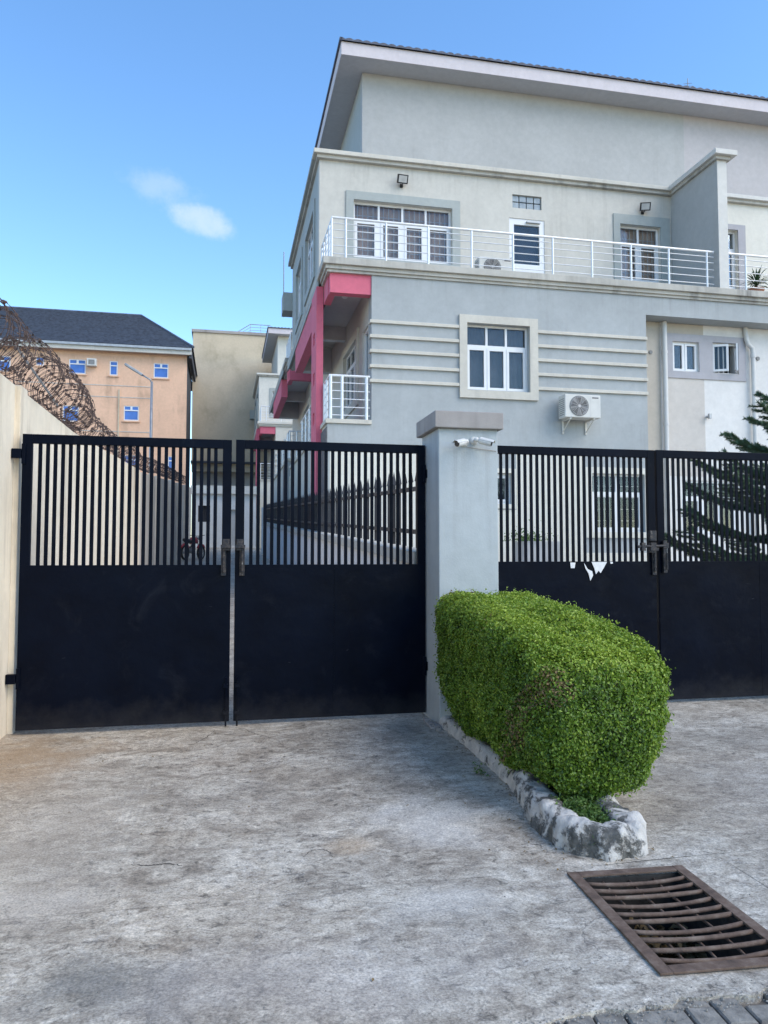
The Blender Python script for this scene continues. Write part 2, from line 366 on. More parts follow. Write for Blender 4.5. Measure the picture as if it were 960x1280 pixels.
def copy_tree(o, off, parent=None):
    c = o.copy(); COL.objects.link(c); WORLD[c.name] = WORLD[o.name]+Vector(off); KIDS[c.name] = []
    if parent: c.parent = parent; KIDS[parent.name].append(c)
    else: c.location = WORLD[c.name]
    for k in KIDS[o.name]: copy_tree(k, off, c)
    return c
def np_mesh(name, V, Fq, m, parent=None, tone=None, smooth=False, **tags):
    me = bpy.data.meshes.new(name); k = Fq.shape[1]
    P = np.array(WORLD[parent.name]) if parent else np.zeros(3)
    me.vertices.add(len(V)); me.vertices.foreach_set('co', (V-P).astype(np.float32).ravel())
    me.loops.add(Fq.size); me.loops.foreach_set('vertex_index', Fq.astype(np.int32).ravel())
    me.polygons.add(len(Fq)); me.polygons.foreach_set('loop_start', np.arange(0, Fq.size, k, dtype=np.int32))
    me.polygons.foreach_set('use_smooth', np.full(len(Fq), smooth))
    me.update(calc_edges=True); me.validate()
    if tone is not None:
        a = me.attributes.new('tone', 'FLOAT', 'FACE'); a.data.foreach_set('value', tone.astype(np.float32))
    me.materials.append(MATS[m]); o = bpy.data.objects.new(name, me); COL.objects.link(o); WORLD[o.name] = Vector(P); KIDS[o.name] = []
    if parent: o.parent = parent; KIDS[parent.name].append(o)
    return tag(o, **tags)
def leaves(C, Nn, L_, W_, jitter=.8, fold=.25):
    """one folded four-point leaf at every centre C, its face roughly along Nn"""
    n = len(C); d = Nn + RNG.normal(0, jitter, (n,3)); d /= np.linalg.norm(d, axis=1)[:,None]
    r = RNG.normal(0, 1, (n,3)); a = np.cross(d, r); a /= np.linalg.norm(a, axis=1)[:,None]; b = np.cross(d, a)
    l = (L_*RNG.uniform(.6, 1.3, n))[:,None]; w_ = (W_*RNG.uniform(.7, 1.2, n))[:,None]
    tip = C+a*l*.55; base = C-a*l*.45; s1 = C+b*w_*.5+d*w_*fold; s2 = C-b*w_*.5+d*w_*fold
    V = np.stack([base, s1, tip, s2], 1).reshape(-1,3); k = np.arange(n)[:,None]*4
    F = np.concatenate([k+np.array([[0,1,2]]), k+np.array([[0,2,3]])], 1).reshape(-1,3)
    return V, F
def smooth_path(p, k=8):
    out = []
    for i in range(len(p)-1):
        a, b_, c, d = (Vector(p[max(i-1,0)]), Vector(p[i]), Vector(p[i+1]), Vector(p[min(i+2,len(p)-1)]))
        for j in range(k):
            t = j/k; out.append(.5*((2*b_)+(c-a)*t+(2*a-5*b_+4*c-d)*t*t+(3*b_-a-3*c+d)*t**3))
    return out+[Vector(p[-1])]
FR = lambda Y: (Vector((0,Y,0)), Vector((1,0,0)), Vector((0,-1,0)))
FL = lambda X: (Vector((X,0,0)), Vector((0,1,0)), Vector((-1,0,0)))
def wall(F, u0, u1, z0, z1, holes, thick, name, m, parent, **tags):
    """wall slab with real openings; outer face at n=0"""
    O, u, n = F; Z = Vector((0,0,1)); b = MB()
    us = sorted({u0, u1, *[h[0] for h in holes], *[h[1] for h in holes]}); zs = sorted({z0, z1, *[h[2] for h in holes], *[h[3] for h in holes]})
    us = [x for x in us if u0 <= x <= u1]; zs = [x for x in zs if z0 <= x <= z1]; idx = {}
    def vert(a, z, back):
        k = (a, z, back)
        if k not in idx: idx[k] = len(b.v); b.v.append(tuple(O+u*a+Z*z-n*(thick if back else 0)))
        return idx[k]
    solid = lambda a, z: u0 < a < u1 and z0 < z < z1 and not any(h[0] < a < h[1] and h[2] < z < h[3] for h in holes)
    nu, nz = len(us)-1, len(zs)-1
    S_ = lambda i, j: 0 <= i < nu and 0 <= j < nz and solid((us[i]+us[i+1])/2, (zs[j]+zs[j+1])/2)
    for i in range(nu):
        for j in range(nz):
            if not S_(i,j): continue
            a0,a1,c0,c1 = us[i],us[i+1],zs[j],zs[j+1]
            b.f.append((vert(a0,c0,0),vert(a1,c0,0),vert(a1,c1,0),vert(a0,c1,0)))
            b.f.append((vert(a0,c0,1),vert(a0,c1,1),vert(a1,c1,1),vert(a1,c0,1)))
            for (di,dj,p,q) in ((-1,0,(a0,c0),(a0,c1)),(1,0,(a1,c0),(a1,c1)),(0,-1,(a0,c0),(a1,c0)),(0,1,(a0,c1),(a1,c1))):
                if not S_(i+di,j+dj): b.f.append((vert(*p,0),vert(*q,0),vert(*q,1),vert(*p,1)))
    return b.build(name, m, parent, **tags)

def window(F, u0, u1, z0, z1, parent, cols=3, transom=None, deep=.12, sash=.055, frame=.05, curtain_or_dark='curtain_grey', bars=False, gap=None, fm='upvc', pm='glass', name='window'):
    """frame mesh (a part of the house) carrying panes, security bars and curtain as sub-parts"""
    b = MB(); n1, n0 = -deep+.05, -deep
    b.fb(F, u0, u0+frame, z0, z1, n0, n1); b.fb(F, u1-frame, u1, z0, z1, n0, n1)
    b.fb(F, u0+frame, u1-frame, z0, z0+frame, n0, n1); b.fb(F, u0+frame, u1-frame, z1-frame, z1, n0, n1)
    W = (u1-u0-2*frame)/cols; tz = transom if transom else z1-frame; g = gap if gap is not None else frame
    rects = []
    if transom: b.fb(F, u0+frame, u1-frame, tz-.03, tz+.03, n0, n1)
    for i in range(cols):
        a0, a1 = u0+frame+i*W, u0+frame+(i+1)*W
        l = a0+(g/2 if i else 0); r = a1-(g/2 if i < cols-1 else 0)
        if i: 
            b.fb(F, a0-g/2, a0+g/2, z0+frame, tz-.03 if transom else z1-frame, n0, n1)
            if transom: b.fb(F, a0-.025, a0+.025, tz+.03, z1-frame, n0, n1)
        zt = tz-(.03 if transom else 0); zb = z0+frame
        # sash proud of the frame
        b.fb(F, l, l+sash, zb, zt, n0+.01, n1+.012); b.fb(F, r-sash, r, zb, zt, n0+.01, n1+.012)
        b.fb(F, l+sash, r-sash, zb, zb+sash, n0+.01, n1+.012); b.fb(F, l+sash, r-sash, zt-sash, zt, n0+.01, n1+.012)
        rects.append((l+sash, r-sash, zb+sash, zt-sash))
        if transom: rects.append((a0+(.025 if i else 0), a1-(.025 if i < cols-1 else 0), tz+.03, z1-frame))
    w_ = b.build(name, fm, parent)
    for q in rects: MB().fb(F, q[0], q[1], q[2], q[3], -deep+.018, -deep+.026).build('pane', pm, w_)
    if bars:
        g_ = MB(); nb = -deep-.03; k = max(2, round((u1-u0)/.13)); m_ = int((z1-z0)/.3)
        for i in range(1, k): x = u0+(u1-u0)*i/k; g_.fb(F, x-.009, x+.009, z0, z1, nb-.012, nb)
        for j in range(1, m_+1): z = z0+(z1-z0)*j/(m_+1); g_.fb(F, u0, u1, z-.007, z+.007, nb-.028, nb-.014)
        g_.build('security_grille', 'bars_grey', w_)
    if curtain_or_dark:
        c_ = MB(); k = int((u1-u0)/.03); O, u, n = F; Z = Vector((0,0,1)); rows = (z0-.02, z1+.02)
        for i in range(k+1):
            x = u0-.02+(u1-u0+.04)*i/k; d = -deep-.12+.02*sin(x*41)+.012*sin(x*97+1)
            for z in rows: c_.v.append(tuple(O+u*x+n*d+Z*z))
        c_.f = [(2*i,2*i+2,2*i+3,2*i+1) for i in range(k)]
        c_.build('curtain_or_dark', curtain_or_dark, w_, normals=False, smooth=True)
    return w_
def surround(F, u0, u1, z0, z1, hole, wd, m, parent, sill=True):
    """raised plaster band round an opening"""
    b = MB(); a0,a1,c0,c1 = hole
    b.fb(F, u0, a0, z0, z1, .002, wd); b.fb(F, a1, u1, z0, z1, .002, wd); b.fb(F, a0, a1, c1, z1, .002, wd)
    if c0 > z0: b.fb(F, a0, a1, z0, c0, .002, wd)
    return b.build('window_surround', m, parent)

# ============================================================ GROUND
SL = .05
def gz(y): return 0 if y < 7.3 else (y-7.3)*SL
def sheet(name, xs, ys, zf, m, amp=0, holes=None, **tags):
    b = MB(); nx, ny = len(xs), len(ys)
    for y in ys:
        for x in xs: b.v.append((x, y, zf(x,y)))
    for j in range(ny-1):
        for i in range(nx-1):
            if holes and holes((xs[i]+xs[i+1])/2, (ys[j]+ys[j+1])/2): continue
            b.f.append((j*nx+i, j*nx+i+1, (j+1)*nx+i+1, (j+1)*nx+i))
    return b.build(name, m, None, normals=False, **tags)
sheet('ground', [-400,-60,-20,-5,12,60,400], [-60,0,1.4,2.0,7.3,60,300,600], lambda x,y: -.65 if 1 < y < 60 and -6 < x < 13 else (-.12 if y < 7 else min(gz(y),3)-.12), 'gravel', kind='structure')
def wob(x, y, a=.004): return a*(sin(x*1.7+y*.9)+sin(x*.8-y*2.1+1)+.5*sin(x*4.1+y*3.3))
# grate opening: rotated rectangle
GC = Vector((1.845, 2.93)); GA = radians(-3.5); GW, GH = .575, .865
def gl(u, v): return Vector((GC.x+u*cos(GA)-v*sin(GA), GC.y+u*sin(GA)+v*cos(GA)))
def edge_y(x):      # ragged edge where the concrete stops at the block paving
    e = 2.375+.012*sin(x*17)+.009*sin(x*41+1)+.006*sin(x*83)
    if x < 1.05: e -= (1.05-x)*.22
    return e
def front_slab():
    """concrete in front of the joint, with a real hole for the drain"""
    bm = bmesh.new(); xs = np.arange(-6, 14.01, .1)
    inner = [gl(a*(GW/2-.03), c*(GH/2-.03)) for a, c in ((-1,-1),(1,-1),(1,1),(-1,1))]
    # four fans of quads around the hole, plus left and right strips
    V = lambda x, y: bm.verts.new((x, y, wob(x, y)))
    x0, x1, yt = 1.3, 2.4, 3.435
    def strip(a, c, n):
        pr = None
        for i in range(n+1):
            x = a+(c-a)*i/n; e = edge_y(x); col = [V(x, e+(yt-e)*j/5) for j in range(6)] + [bm.verts.new((x, e-.004, -.16))]
            if pr:
                for j in range(5): bm.faces.new((pr[j], col[j], col[j+1], pr[j+1]))
                bm.faces.new((pr[6], col[6], col[0], pr[0]))
            pr = col
    strip(-6, x0, 150); strip(x1, 14, 160)
    ih = [bm.verts.new((p.x, p.y, wob(p.x, p.y))) for p in inner]; dn = [bm.verts.new((p.x, p.y, -.12)) for p in inner]
    n = 24; bot = [V(x0+(x1-x0)*i/n, edge_y(x0+(x1-x0)*i/n)) for i in range(n+1)]; low = [bm.verts.new((v.co.x, v.co.y-.004, -.16)) for v in bot]
    top = [V(x0, yt), V(x1, yt)]
    for i in range(n):
        bm.faces.new((low[i], low[i+1], bot[i+1], bot[i]))
        bm.faces.new((bot[i], bot[i+1], ih[0] if i < n/2 else ih[1]))
    bm.faces.new((bot[n//2], ih[1], ih[0]))
    bm.faces.new((bot[n], top[1], ih[2], ih[1])); bm.faces.new((top[1], top[0], ih[3], ih[2])); bm.faces.new((top[0], bot[0], ih[0], ih[3]))
    for i in range(4): bm.faces.new((ih[i], ih[(i+1)%4], dn[(i+1)%4], dn[i]))
    me = bpy.data.meshes.new('pavement_slab'); bm.to_mesh(me); bm.free(); me.materials.append(MATS['driveway_concrete'])
    o = bpy.data.objects.new('pavement_slab', me); COL.objects.link(o); o['kind'] = 'structure'
front_slab()
xs = list(np.arange(-6, 14.01, .25)); ys = list(np.arange(3.4375, 7.3, .25))+[7.3]
sheet('driveway', xs, ys, lambda x,y: wob(x,y), 'driveway_concrete', kind='structure')
b = MB().box(-6, 14, 3.43, 3.452, -.03, -.0035); b.build('expansion_joint', 'driveway_concrete', kind='structure')
sheet('inner_driveway', [-1.75,-.5,.7,1.93], list(np.arange(7.3, 60, 1.0)), lambda x,y: gz(y), 'driveway_concrete', kind='structure')
sheet('house_yard', [1.93,5,9,14,22], [7.3, 9, 12, 20, 60], lambda x,y: min(.3, gz(y)) if y < 16 else gz(y)-.4, 'driveway_concrete', kind='structure')
sheet('street_ground', [-60,-20,-6,-2.2], list(np.arange(7.3, 62, 3)), lambda x,y: gz(y), 'gravel', kind='structure')
# pit below the grate
pit = MB(); c4 = [gl(a*(GW/2-.045), c*(GH/2-.045)) for a, c in ((-1,-1),(1,-1),(1,1),(-1,1))]
k0 = [(p.x,p.y,-.55) for p in c4]; k1 = [(p.x,p.y,-.005) for p in c4]
pit.add(k0+k1, [(0,1,2,3)]+[(i,(i+1)%4,4+(i+1)%4,4+i) for i in range(4)])
simple('silt', (.035,.032,.028), .95, var=.4, scale=18, bump=.6)
pit.build('drain_pit', 'silt', None, normals=False, kind='structure')
deb = []
Cd = np.array([[*gl(RNG.uniform(-.24,.24), RNG.uniform(.14,.38)), -.30+RNG.normal(0,.04)] for _ in range(1500)])
V_, F_ = leaves(Cd, np.tile([0,0,1.], (1500,1)), .045, .03, 1.2)
rust('dead_leaf', (.08,.055,.02), (.18,.12,.05), (.30,.21,.10), .1)
o = np_mesh('leaf_litter', V_, F_, 'dead_leaf'); tag(o, 'dead leaves and silt heaped in the pit under the rusty grate', 'leaf litter', kind='stuff')
# pavers : herringbone
bed = MB(); bed.box(-6, 14, -3, 2.42, -.2, -.035); bed.build('pavement', 'sand_joint', kind='structure')
PAV = [o for o in COL.objects if o.name == 'pavement'][0]
cell = .105; rot = radians(-6); meshes = {}
def paver_mesh(kind):
    a, c = (2*cell-.009, cell-.009) if kind == 'H' else (cell-.009, 2*cell-.009)
    bm = bmesh.new(); bmesh.ops.create_cube(bm, size=1); bmesh.ops.scale(bm, vec=(a, c, .06), verts=bm.verts)
    top = [e for e in bm.edges if all(v.co.z > 0 for v in e.verts)]; bmesh.ops.bevel(bm, geom=top, offset=.006, segments=1, affect='EDGES')
    me = bpy.data.meshes.new('paver'); bm.to_mesh(me); bm.free(); me.materials.append(MATS['paver_stone']); return me
meshes['H'] = paver_mesh('H'); meshes['V'] = paver_mesh('V')
cands = []
for r in range(-24, 8):
    for n in range(-16, 22):
        for kind in 'HV':
            x = r+4*n+(0 if kind == 'H' else 2); cx, cy = ((x+1)*cell, (r+.5)*cell) if kind == 'H' else ((x+.5)*cell, r*cell)
            X = 1.9+cx*cos(rot)-cy*sin(rot); Y = 2.0+cx*sin(rot)+cy*cos(rot)
            if Y < edge_y(X)+.02 and Y > .2 and -2 < X < 6: cands.append((abs(X-1.6)+3*(2.4-Y), kind, X, Y))
cands.sort(); WP = WORLD[PAV.name]
def pz(): return -.043+random.uniform(-.003, .003)
for _, kind, X, Y in cands[:290]:
    o = bpy.data.objects.new('paver', meshes[kind]); COL.objects.link(o); o.parent = PAV
    o.location = Vector((X, Y, pz()))-WP; o.rotation_euler = (random.uniform(-.012,.012), random.uniform(-.012,.012), rot+random.uniform(-.01,.01))
b = MB(); cr_, sr_ = cos(rot), sin(rot)
for _, kind, X, Y in cands[290:]:
    a, c = (cell-.0045, cell/2-.0045) if kind == 'H' else (cell/2-.0045, cell-.0045); z = pz()+.03
    b.add([(X+p*a*cr_-q*c*sr_, Y+p*a*sr_+q*c*cr_, zz) for zz in (z-.05, z) for p,q in ((-1,-1),(1,-1),(1,1),(-1,1))], [(4,5,6,7),(0,1,5,4),(1,2,6,5),(2,3,7,6),(3,0,4,7)])
b.build('far_pavers', 'paver_stone', PAV, kind='stuff')
# cracks opened in the slab
def crack(pts, w_):
    b = MB(); P = smooth_path(pts, 10)
    for i, p in enumerate(P):
        T = (P[min(i+1,len(P)-1)]-P[max(i-1,0)]).normalized(); n_ = Vector((-T.y, T.x)); e = w_*(.35+.65*sin(pi*i/(len(P)-1)))*random.uniform(.6,1.2)
        o_ = n_*random.gauss(0,.0035)
        for sg in (-1,1): q = p+o_+n_*sg*e; b.v.append((q.x, q.y, wob(q.x,q.y)+.0016))
    b.f = [(2*i,2*i+1,2*i+3,2*i+2) for i in range(len(P)-1)]; b.build('crack', 'silt', None, normals=False, kind='structure')
simple('silt', (.05,.046,.04), .95, var=.4, scale=18, bump=.6)
crack([(.40,3.84),(.46,3.92),(.53,3.90),(.54,3.81)], .0025)
crack([(-.42,3.93),(-.34,3.90),(-.25,3.90),(-.18,3.86)], .005)
crack([(2.75,3.10),(2.95,3.28),(3.02,3.44)], .003)
crack([(-.05,6.7),(-.12,6.45),(-.2,6.25)], .003); crack([(.18,6.7),(.26,6.5),(.38,6.33)], .003)
# loose grit along the paving edge
G = MB()
for _ in range(900):
    x = random.uniform(.4, 3.2); y = edge_y(x)+random.gauss(-.01,.03); z = (-.008 if y < edge_y(x) else wob(x,y)); r = random.uniform(.002,.006)
    G.add([(x-r,y,z),(x,y-r,z),(x+r,y,z),(x,y+r,z),(x,y,z+r)], [(0,1,4),(1,2,4),(2,3,4),(3,0,4)])
for _ in range(900):
    x = random.uniform(-1.5, 5); y = random.uniform(2.5, 6.7); z = wob(x,y); r = random.uniform(.002,.0055)
    if abs(x-GC.x) < .4 and abs(y-GC.y) < .55: continue
    G.add([(x-r,y,z),(x,y-r,z),(x+r,y,z),(x,y+r,z),(x,y,z+r)], [(0,1,4),(1,2,4),(2,3,4),(3,0,4)])
o = G.build('grit', 'gravel'); tag(o, 'loose grit scattered over the concrete beside the paving edge', 'grit', kind='stuff')

# ------------------------------------------------------------ drain grate
gr = thing('drain_grate', 'rusty iron drain grate with sagging bars set in the concrete', 'drain grate', (GC.x, GC.y, 0))
def gbox(b, u0, u1, v0, v1, z0, z1):
    ps = [gl(*q) for q in ((u0,v0),(u1,v0),(u1,v1),(u0,v1))]; b.prism([(p.x,p.y) for p in ps], z0, z1)
hw, hh, fw = GW/2, GH/2, .05
for q in ((-hw,-hw+fw,-hh,hh),(hw-fw,hw,-hh,hh)): b = MB(); gbox(b, *q, .002, .011); b.build('frame_bar', 'grate_rust', gr, bevel=.0015)
for q in ((-hw+fw+.001,hw-fw-.001,-hh,-hh+fw),(-hw+fw+.001,hw-fw-.001,hh-fw,hh)): b = MB(); gbox(b, *q, .0015, .0105); b.build('frame_bar', 'grate_rust', gr, bevel=.0015)
nb = 10
for i in range(nb):
    v = hh-fw-.06-i*(GH-2*fw-.11)/(nb-1); sag = .010+.006*sin(i*2.2+.5); pts = []
    for k in range(11):
        u = -hw+fw-.01+(GW-2*fw+.02)*k/10; s_ = 1-(2*k/10-1)**2; p = gl(u, v-.008*s_+.004*sin(i*3)); pts.append((p.x, p.y, .001-sag*s_))
    b = MB(); r = [.0098*(1+.08*random.uniform(-1,1)) for _ in pts]; b.tube(pts, r, 8); b.build('rod', 'grate_rust', gr, smooth=True)
for u in (-.13, .0, .12):
    pts = [(*gl(u+.01*sin(k), -hh+fw+(GH-2*fw)*k/6), -.02-.006*(1-(u/.24)**2)) for k in range(7)]
    b = MB(); b.tube(pts, .006, 6); b.build('cross_rod', 'grate_rust', gr, smooth=True)

# ------------------------------------------------------------ planter kerb and hedge
kp = [(1.9,6.42),(1.905,5.9),(1.90,5.3),(1.885,4.85),(1.87,4.55),(1.82,4.25),(1.77,3.98),(1.76,3.78),(1.80,3.63),(1.91,3.55),(2.02,3.60),(2.07,3.78),(2.12,4.1),(2.2,4.6),(2.24,5.2),(2.27,5.8),(2.29,6.42)]
KP = smooth_path(kp, 14); KB = MB(); nsec = 14
from mathutils import noise as mn
for i, p in enumerate(KP):
    tdir = (KP[min(i+1,len(KP)-1)]-KP[max(i-1,0)]).normalized(); nn = Vector((-tdir.y, tdir.x))*-1
    near = 1/(1+math.exp((p.y-4.62)*14)); h = .095+.055*near; wd = .052+.026*near
    for j in range(nsec):
        a = pi*(j/(nsec-1)); ca, sa = cos(a), sin(a)
        ex = math.copysign(abs(ca)**.6, ca)*wd*(1+.2*(1-sa)); ez = abs(sa)**.55*h
        q = Vector((p.x+nn.x*ex, p.y+nn.y*ex, ez))
        d = (mn.noise(q*11)*.034+mn.noise(q*27)*.017+mn.noise(q*60)*.007)*(.35+near*.75)
        q += Vector((nn.x*ca, nn.y*ca, sa*.8))*d; q.z = max(q.z, -.01) if 0 < j < nsec-1 else -.02; KB.v.append(tuple(q))
for i in range(len(KP)-1):
    for j in range(nsec-1): KB.f.append((i*nsec+j, (i+1)*nsec+j, (i+1)*nsec+j+1, i*nsec+j+1))
pk = thing('planter_kerb', 'rounded planter kerb in flaking whitewash around the hedge', 'kerb', (2.0,5.0,0))
KB.build('kerb', 'kerb_whitewash', pk, smooth=True)
so_ = MB(); ring = [KP[i] for i in range(0, len(KP), 4)]
so_.v = [(2.0,4.9,.12)]+[(p.x,p.y,.075+.02*sin(p.y*5)) for p in ring]; so_.f = [(0,i,i+1) for i in range(1,len(ring))]+[(0,len(ring),1)]
so_.build('soil', 'soil', pk, normals=False)
# weeds on the soil at the nose
Cw, Nw = [], []
for _ in range(420):
    cx = random.gauss(1.92, .07); cy = random.gauss(3.86, .14)
    if not (1.78 < cx < 2.06 and 3.62 < cy < 4.5): continue
    hgt = random.uniform(.02, .09)*max(.35, 1-abs(cy-4.0)*1.1)
    for k in range(9): Cw.append((cx+random.gauss(0,.015), cy+random.gauss(0,.015), .09+hgt*random.random())); Nw.append((0,0,1))
for cx, cy in ((1.84,3.56),(1.82,3.55),(1.70,5.0),(1.72,4.95),(1.86,3.60)):
    for k in range(26): Cw.append((cx+random.gauss(0,.02), cy+random.gauss(0,.02), .01+abs(random.gauss(0,.03))+(.05 if cx > 1.75 else 0))); Nw.append((0,0,1))
V_, F_ = leaves(np.array(Cw), np.array(Nw, dtype=float), .026, .011, .9)
o = np_mesh('weeds', V_, F_, 'weed_leaf', tone=np.repeat(RNG.random(len(Cw)), 2)); tag(o, 'low green weeds on the soil at the kerb nose', 'weeds', kind='stuff')

HX0, HX1, HY0, HY1 = 1.72, 2.70, 3.86, 6.36
def hedge_shape(n, inset=0.0, grid=None):
    """points on a clipped, bulging hedge body and outward normals"""
    if grid is None:
        A = np.array([1.15*2.5*2, .98*2.5*2, .98*1.1*2]); pick = RNG.choice(3, n, p=A/A.sum())
        P = RNG.uniform(-1, 1, (n,3)); sgn = RNG.choice([-1,1], n)
        P[pick==0, 0] = sgn[pick==0]; P[pick==1, 2] = sgn[pick==1]; P[pick==2, 1] = sgn[pick==2]
    else: P = grid
    k = 7.5; s = (np.abs(P)**k).sum(1)**(1/k); Q = P/s[:,None]
    nrm = np.sign(Q)*np.abs(Q)**(k-1)/np.array([.49,1.25,.5]); nrm /= np.linalg.norm(nrm, axis=1)[:,None]
    t = (Q[:,1]+1)/2; zt = (Q[:,2]+1)/2
    top = 1.00+.14*np.clip(t*1.6, 0, 1)**.8-.04*t*(Q[:,0] > 2)
    bot = .11+.05*np.abs(np.sin(t*9))
    Z = bot+(top-bot)*zt
    # wide shoulders, undercut foot, front face leaning forward at mid height
    sq = (1-zt)**1.4
    halfw = (.452-.01*t)*(1-.32*sq)
    cx = 2.19-.01*t-.115*sq*(1-.6*t)
    X = cx+Q[:,0]*halfw
    front = (1-t)**3
    Y = HY0+(HY1-HY0)*t+front*(.12*(1-zt)**1.5+.30*np.clip(zt-.5,0,1)*1.6)
    Z -= .10*front*zt+.05*np.clip(Q[:,0],0,1)**2*zt
    W = np.stack([X,Y,Z],1)
    b_ = .013*(np.sin(X*9+Y*5)+np.sin(Y*7-Z*8+1)+np.sin(X*13-Z*11+2))+.010*(np.sin(X*31+Y*22)+np.sin(Y*27+Z*35))
    return W+nrm*(b_-inset)[:,None], nrm
hd = thing('hedge', 'clipped bright green box hedge in front of the gate pillar', 'hedge', (2.2,5.1,.1))
nl = 190000
Ph, Nh = hedge_shape(nl, np.abs(RNG.normal(0, .036, nl))-.016+.02*np.sin(np.arange(nl)*0))
tw = RNG.random(nl) < .06; Ph[tw] += Nh[tw]*RNG.uniform(.005, .042, tw.sum())[:,None]
thin_ = (np.sin(Ph[:,0]*17+Ph[:,2]*9)+np.sin(Ph[:,1]*13-Ph[:,2]*15+1)+np.sin(Ph[:,2]*23+Ph[:,1]*19) > 1.3) & (RNG.random(nl) < .55); Ph[thin_] -= Nh[thin_]*.05     # stray shoots
V_, F_ = leaves(Ph, Nh*.9+np.array([0,0,.35]), .0225, .0145, .85)
dead = (np.sin(Ph[:,0]*11+Ph[:,1]*3.1)+np.sin(Ph[:,1]*5.3+Ph[:,2]*6.1+.6) > 1.55) & (Ph[:,0] < 2.0) & (RNG.random(nl) < .35)
tone = np.clip(RNG.normal(.40,.19,nl)+.36*np.clip(Nh[:,2],0,1)+.07*np.sin(Ph[:,0]*7+Ph[:,1]*4), 0, 1)   # leaves get paler the more they face up
lv = ~dead; V4 = V_.reshape(-1,4,3)
def leaf_faces(n): k = np.arange(n)[:,None]*4; return np.concatenate([k+np.array([[0,1,2]]), k+np.array([[0,2,3]])], 1).reshape(-1,3)
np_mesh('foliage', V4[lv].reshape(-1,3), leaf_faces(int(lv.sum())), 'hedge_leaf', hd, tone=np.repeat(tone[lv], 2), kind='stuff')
np_mesh('dry_leaves', V4[dead].reshape(-1,3), leaf_faces(int(dead.sum())), 'dead_leaf', hd, kind='stuff')
gn = 26; gi = []
fc = MB(); base = {}
for ax in range(3):
    for sg in (-1,1):
        g_ = []
        for a in range(gn+1):
            for c in range(gn+1):
                p = [0,0,0]; p[ax] = sg; p[(ax+1)%3] = -1+2*a/gn; p[(ax+2)%3] = -1+2*c/gn; g_.append(p)
        W, _ = hedge_shape(0, .075, np.array(g_, dtype=float)); k = len(fc.v); fc.v += [tuple(x) for x in W]
        fc.f += [(k+a*(gn+1)+c, k+(a+1)*(gn+1)+c, k+(a+1)*(gn+1)+c+1, k+a*(gn+1)+c+1) for a in range(gn) for c in range(gn)]
fc.build('twig_mass', 'hedge_core', hd, normals=False)
b = MB()
for i in range(9): 
    x, y = 2.02+.04*sin(i*2), 4.15+.26*i; b.tube([(x,y,.05),(x+.02*sin(i*5),y+.02,.25),(x+.05*sin(i),y,.5)], [.02,.016,.01], 6)
b.build('stem', 'bark', hd)
fl = []
for _ in range(150):
    p = random.choice(KP); q = random.random()
    x, y = (p.x+random.gauss(0,.10)+(-.10 if p.x < 2 else .1), p.y+random.gauss(0,.06)-(.1 if p.y < 3.8 else 0)) if q < .7 else (random.uniform(-1.6,3.5), random.uniform(2.6,6.8))
    if abs(x-GC.x) < .33 and abs(y-GC.y) < .47: continue
    fl.append((x, y, wob(x,y)+.004))
V_, F_ = leaves(np.array(fl), np.tile([0,0,1.], (len(fl),1)), .022, .012, .25); o = np_mesh('fallen_leaves', V_, F_, 'dead_leaf'); tag(o, 'small dry fallen leaves lying on the concrete around the kerb', 'leaf litter', kind='stuff')

# ------------------------------------------------------------ gates
def gate_leaf(x0, x1, Y, zt, zm, nbars, label, hinge_side, bolt_side, seam=None):
    t = thing('gate_leaf', label, 'gate', ((x0+x1)/2, Y, 0), 'black metal gate leaves')
    sw, d = .078, .045; zb = .035
    for a, c in ((x0, x0+sw), (x1-sw, x1)): MB().box(a, c, Y-d/2, Y+d/2, zb, zt).build('stile', 'gate_paint', t, bevel=.003)
    MB().box(x0+sw, x1-sw, Y-d/2+.001, Y+d/2-.001, zt-.078, zt).build('top_rail', 'gate_paint', t, bevel=.003)
    MB().box(x0+sw, x1-sw, Y-d/2+.001, Y+d/2-.001, zm-.04, zm).build('middle_rail', 'gate_paint', t, bevel=.003)
    MB().box(x0+sw, x1-sw, Y-d/2+.001, Y+d/2-.001, zb, zb+.05).build('bottom_rail', 'gate_paint', t, bevel=.003)
    sh = MB(); e = [x0+.006] + ([seam] if seam else []) + [x1-.006]
    for a, c in zip(e[:-1], e[1:]): MB().box(a+.0015, c-.0015, Y-d/2-.005, Y-d/2-.002, zb+.005, zm-.002).build('sheet_panel', 'gate_paint', t)
    if seam: MB().box(seam-.02, seam+.02, Y-d/2-.0015, Y+d/2-.002, zb+.051, zm-.041).build('seam_backing', 'gate_paint', t)  # added strip, keeps light from showing through the seam gap
    w = (x1-x0-2*sw)/(nbars+1); first = None
    for i in range(1, nbars+1):
        c = x0+sw+i*w
        if first is None: first = MB().box(c-.0155, c+.0155, Y-.006, Y+.006, zm-.001, zt-.077).build('bar', 'gate_paint', t, bevel=.0015); f0 = c
        else: shift_copy(first, (c-f0, 0, 0), t)
    hx = x0 if hinge_side < 0 else x1; s = hinge_side
    for z in (.46, zt-.17 if s < 0 else zt-.27):
        a, c = sorted((hx+s*.002, hx+s*.075))
        h = MB().box(a, c, Y-.06, Y-.02, z-.04, z+.04); h.box(min(hx, hx-s*.03), max(hx, hx-s*.03), Y-.045, Y-.0275, z-.085, z+.085)
        h.build('hinge', 'gate_paint', t, bevel=.003)
    bx = x1-.03 if bolt_side > 0 else x0+.03
    q = MB().tube([(bx, Y-.05, -.0), (bx, Y-.05, .42)], .008, 8); q.box(bx-.02, bx+.02, Y-.06, Y-.0285, .1, .13); q.box(bx-.02, bx+.02, Y-.06, Y-.0285, .33, .36)
    q.build('drop_bolt', 'gate_paint', t)
    return t
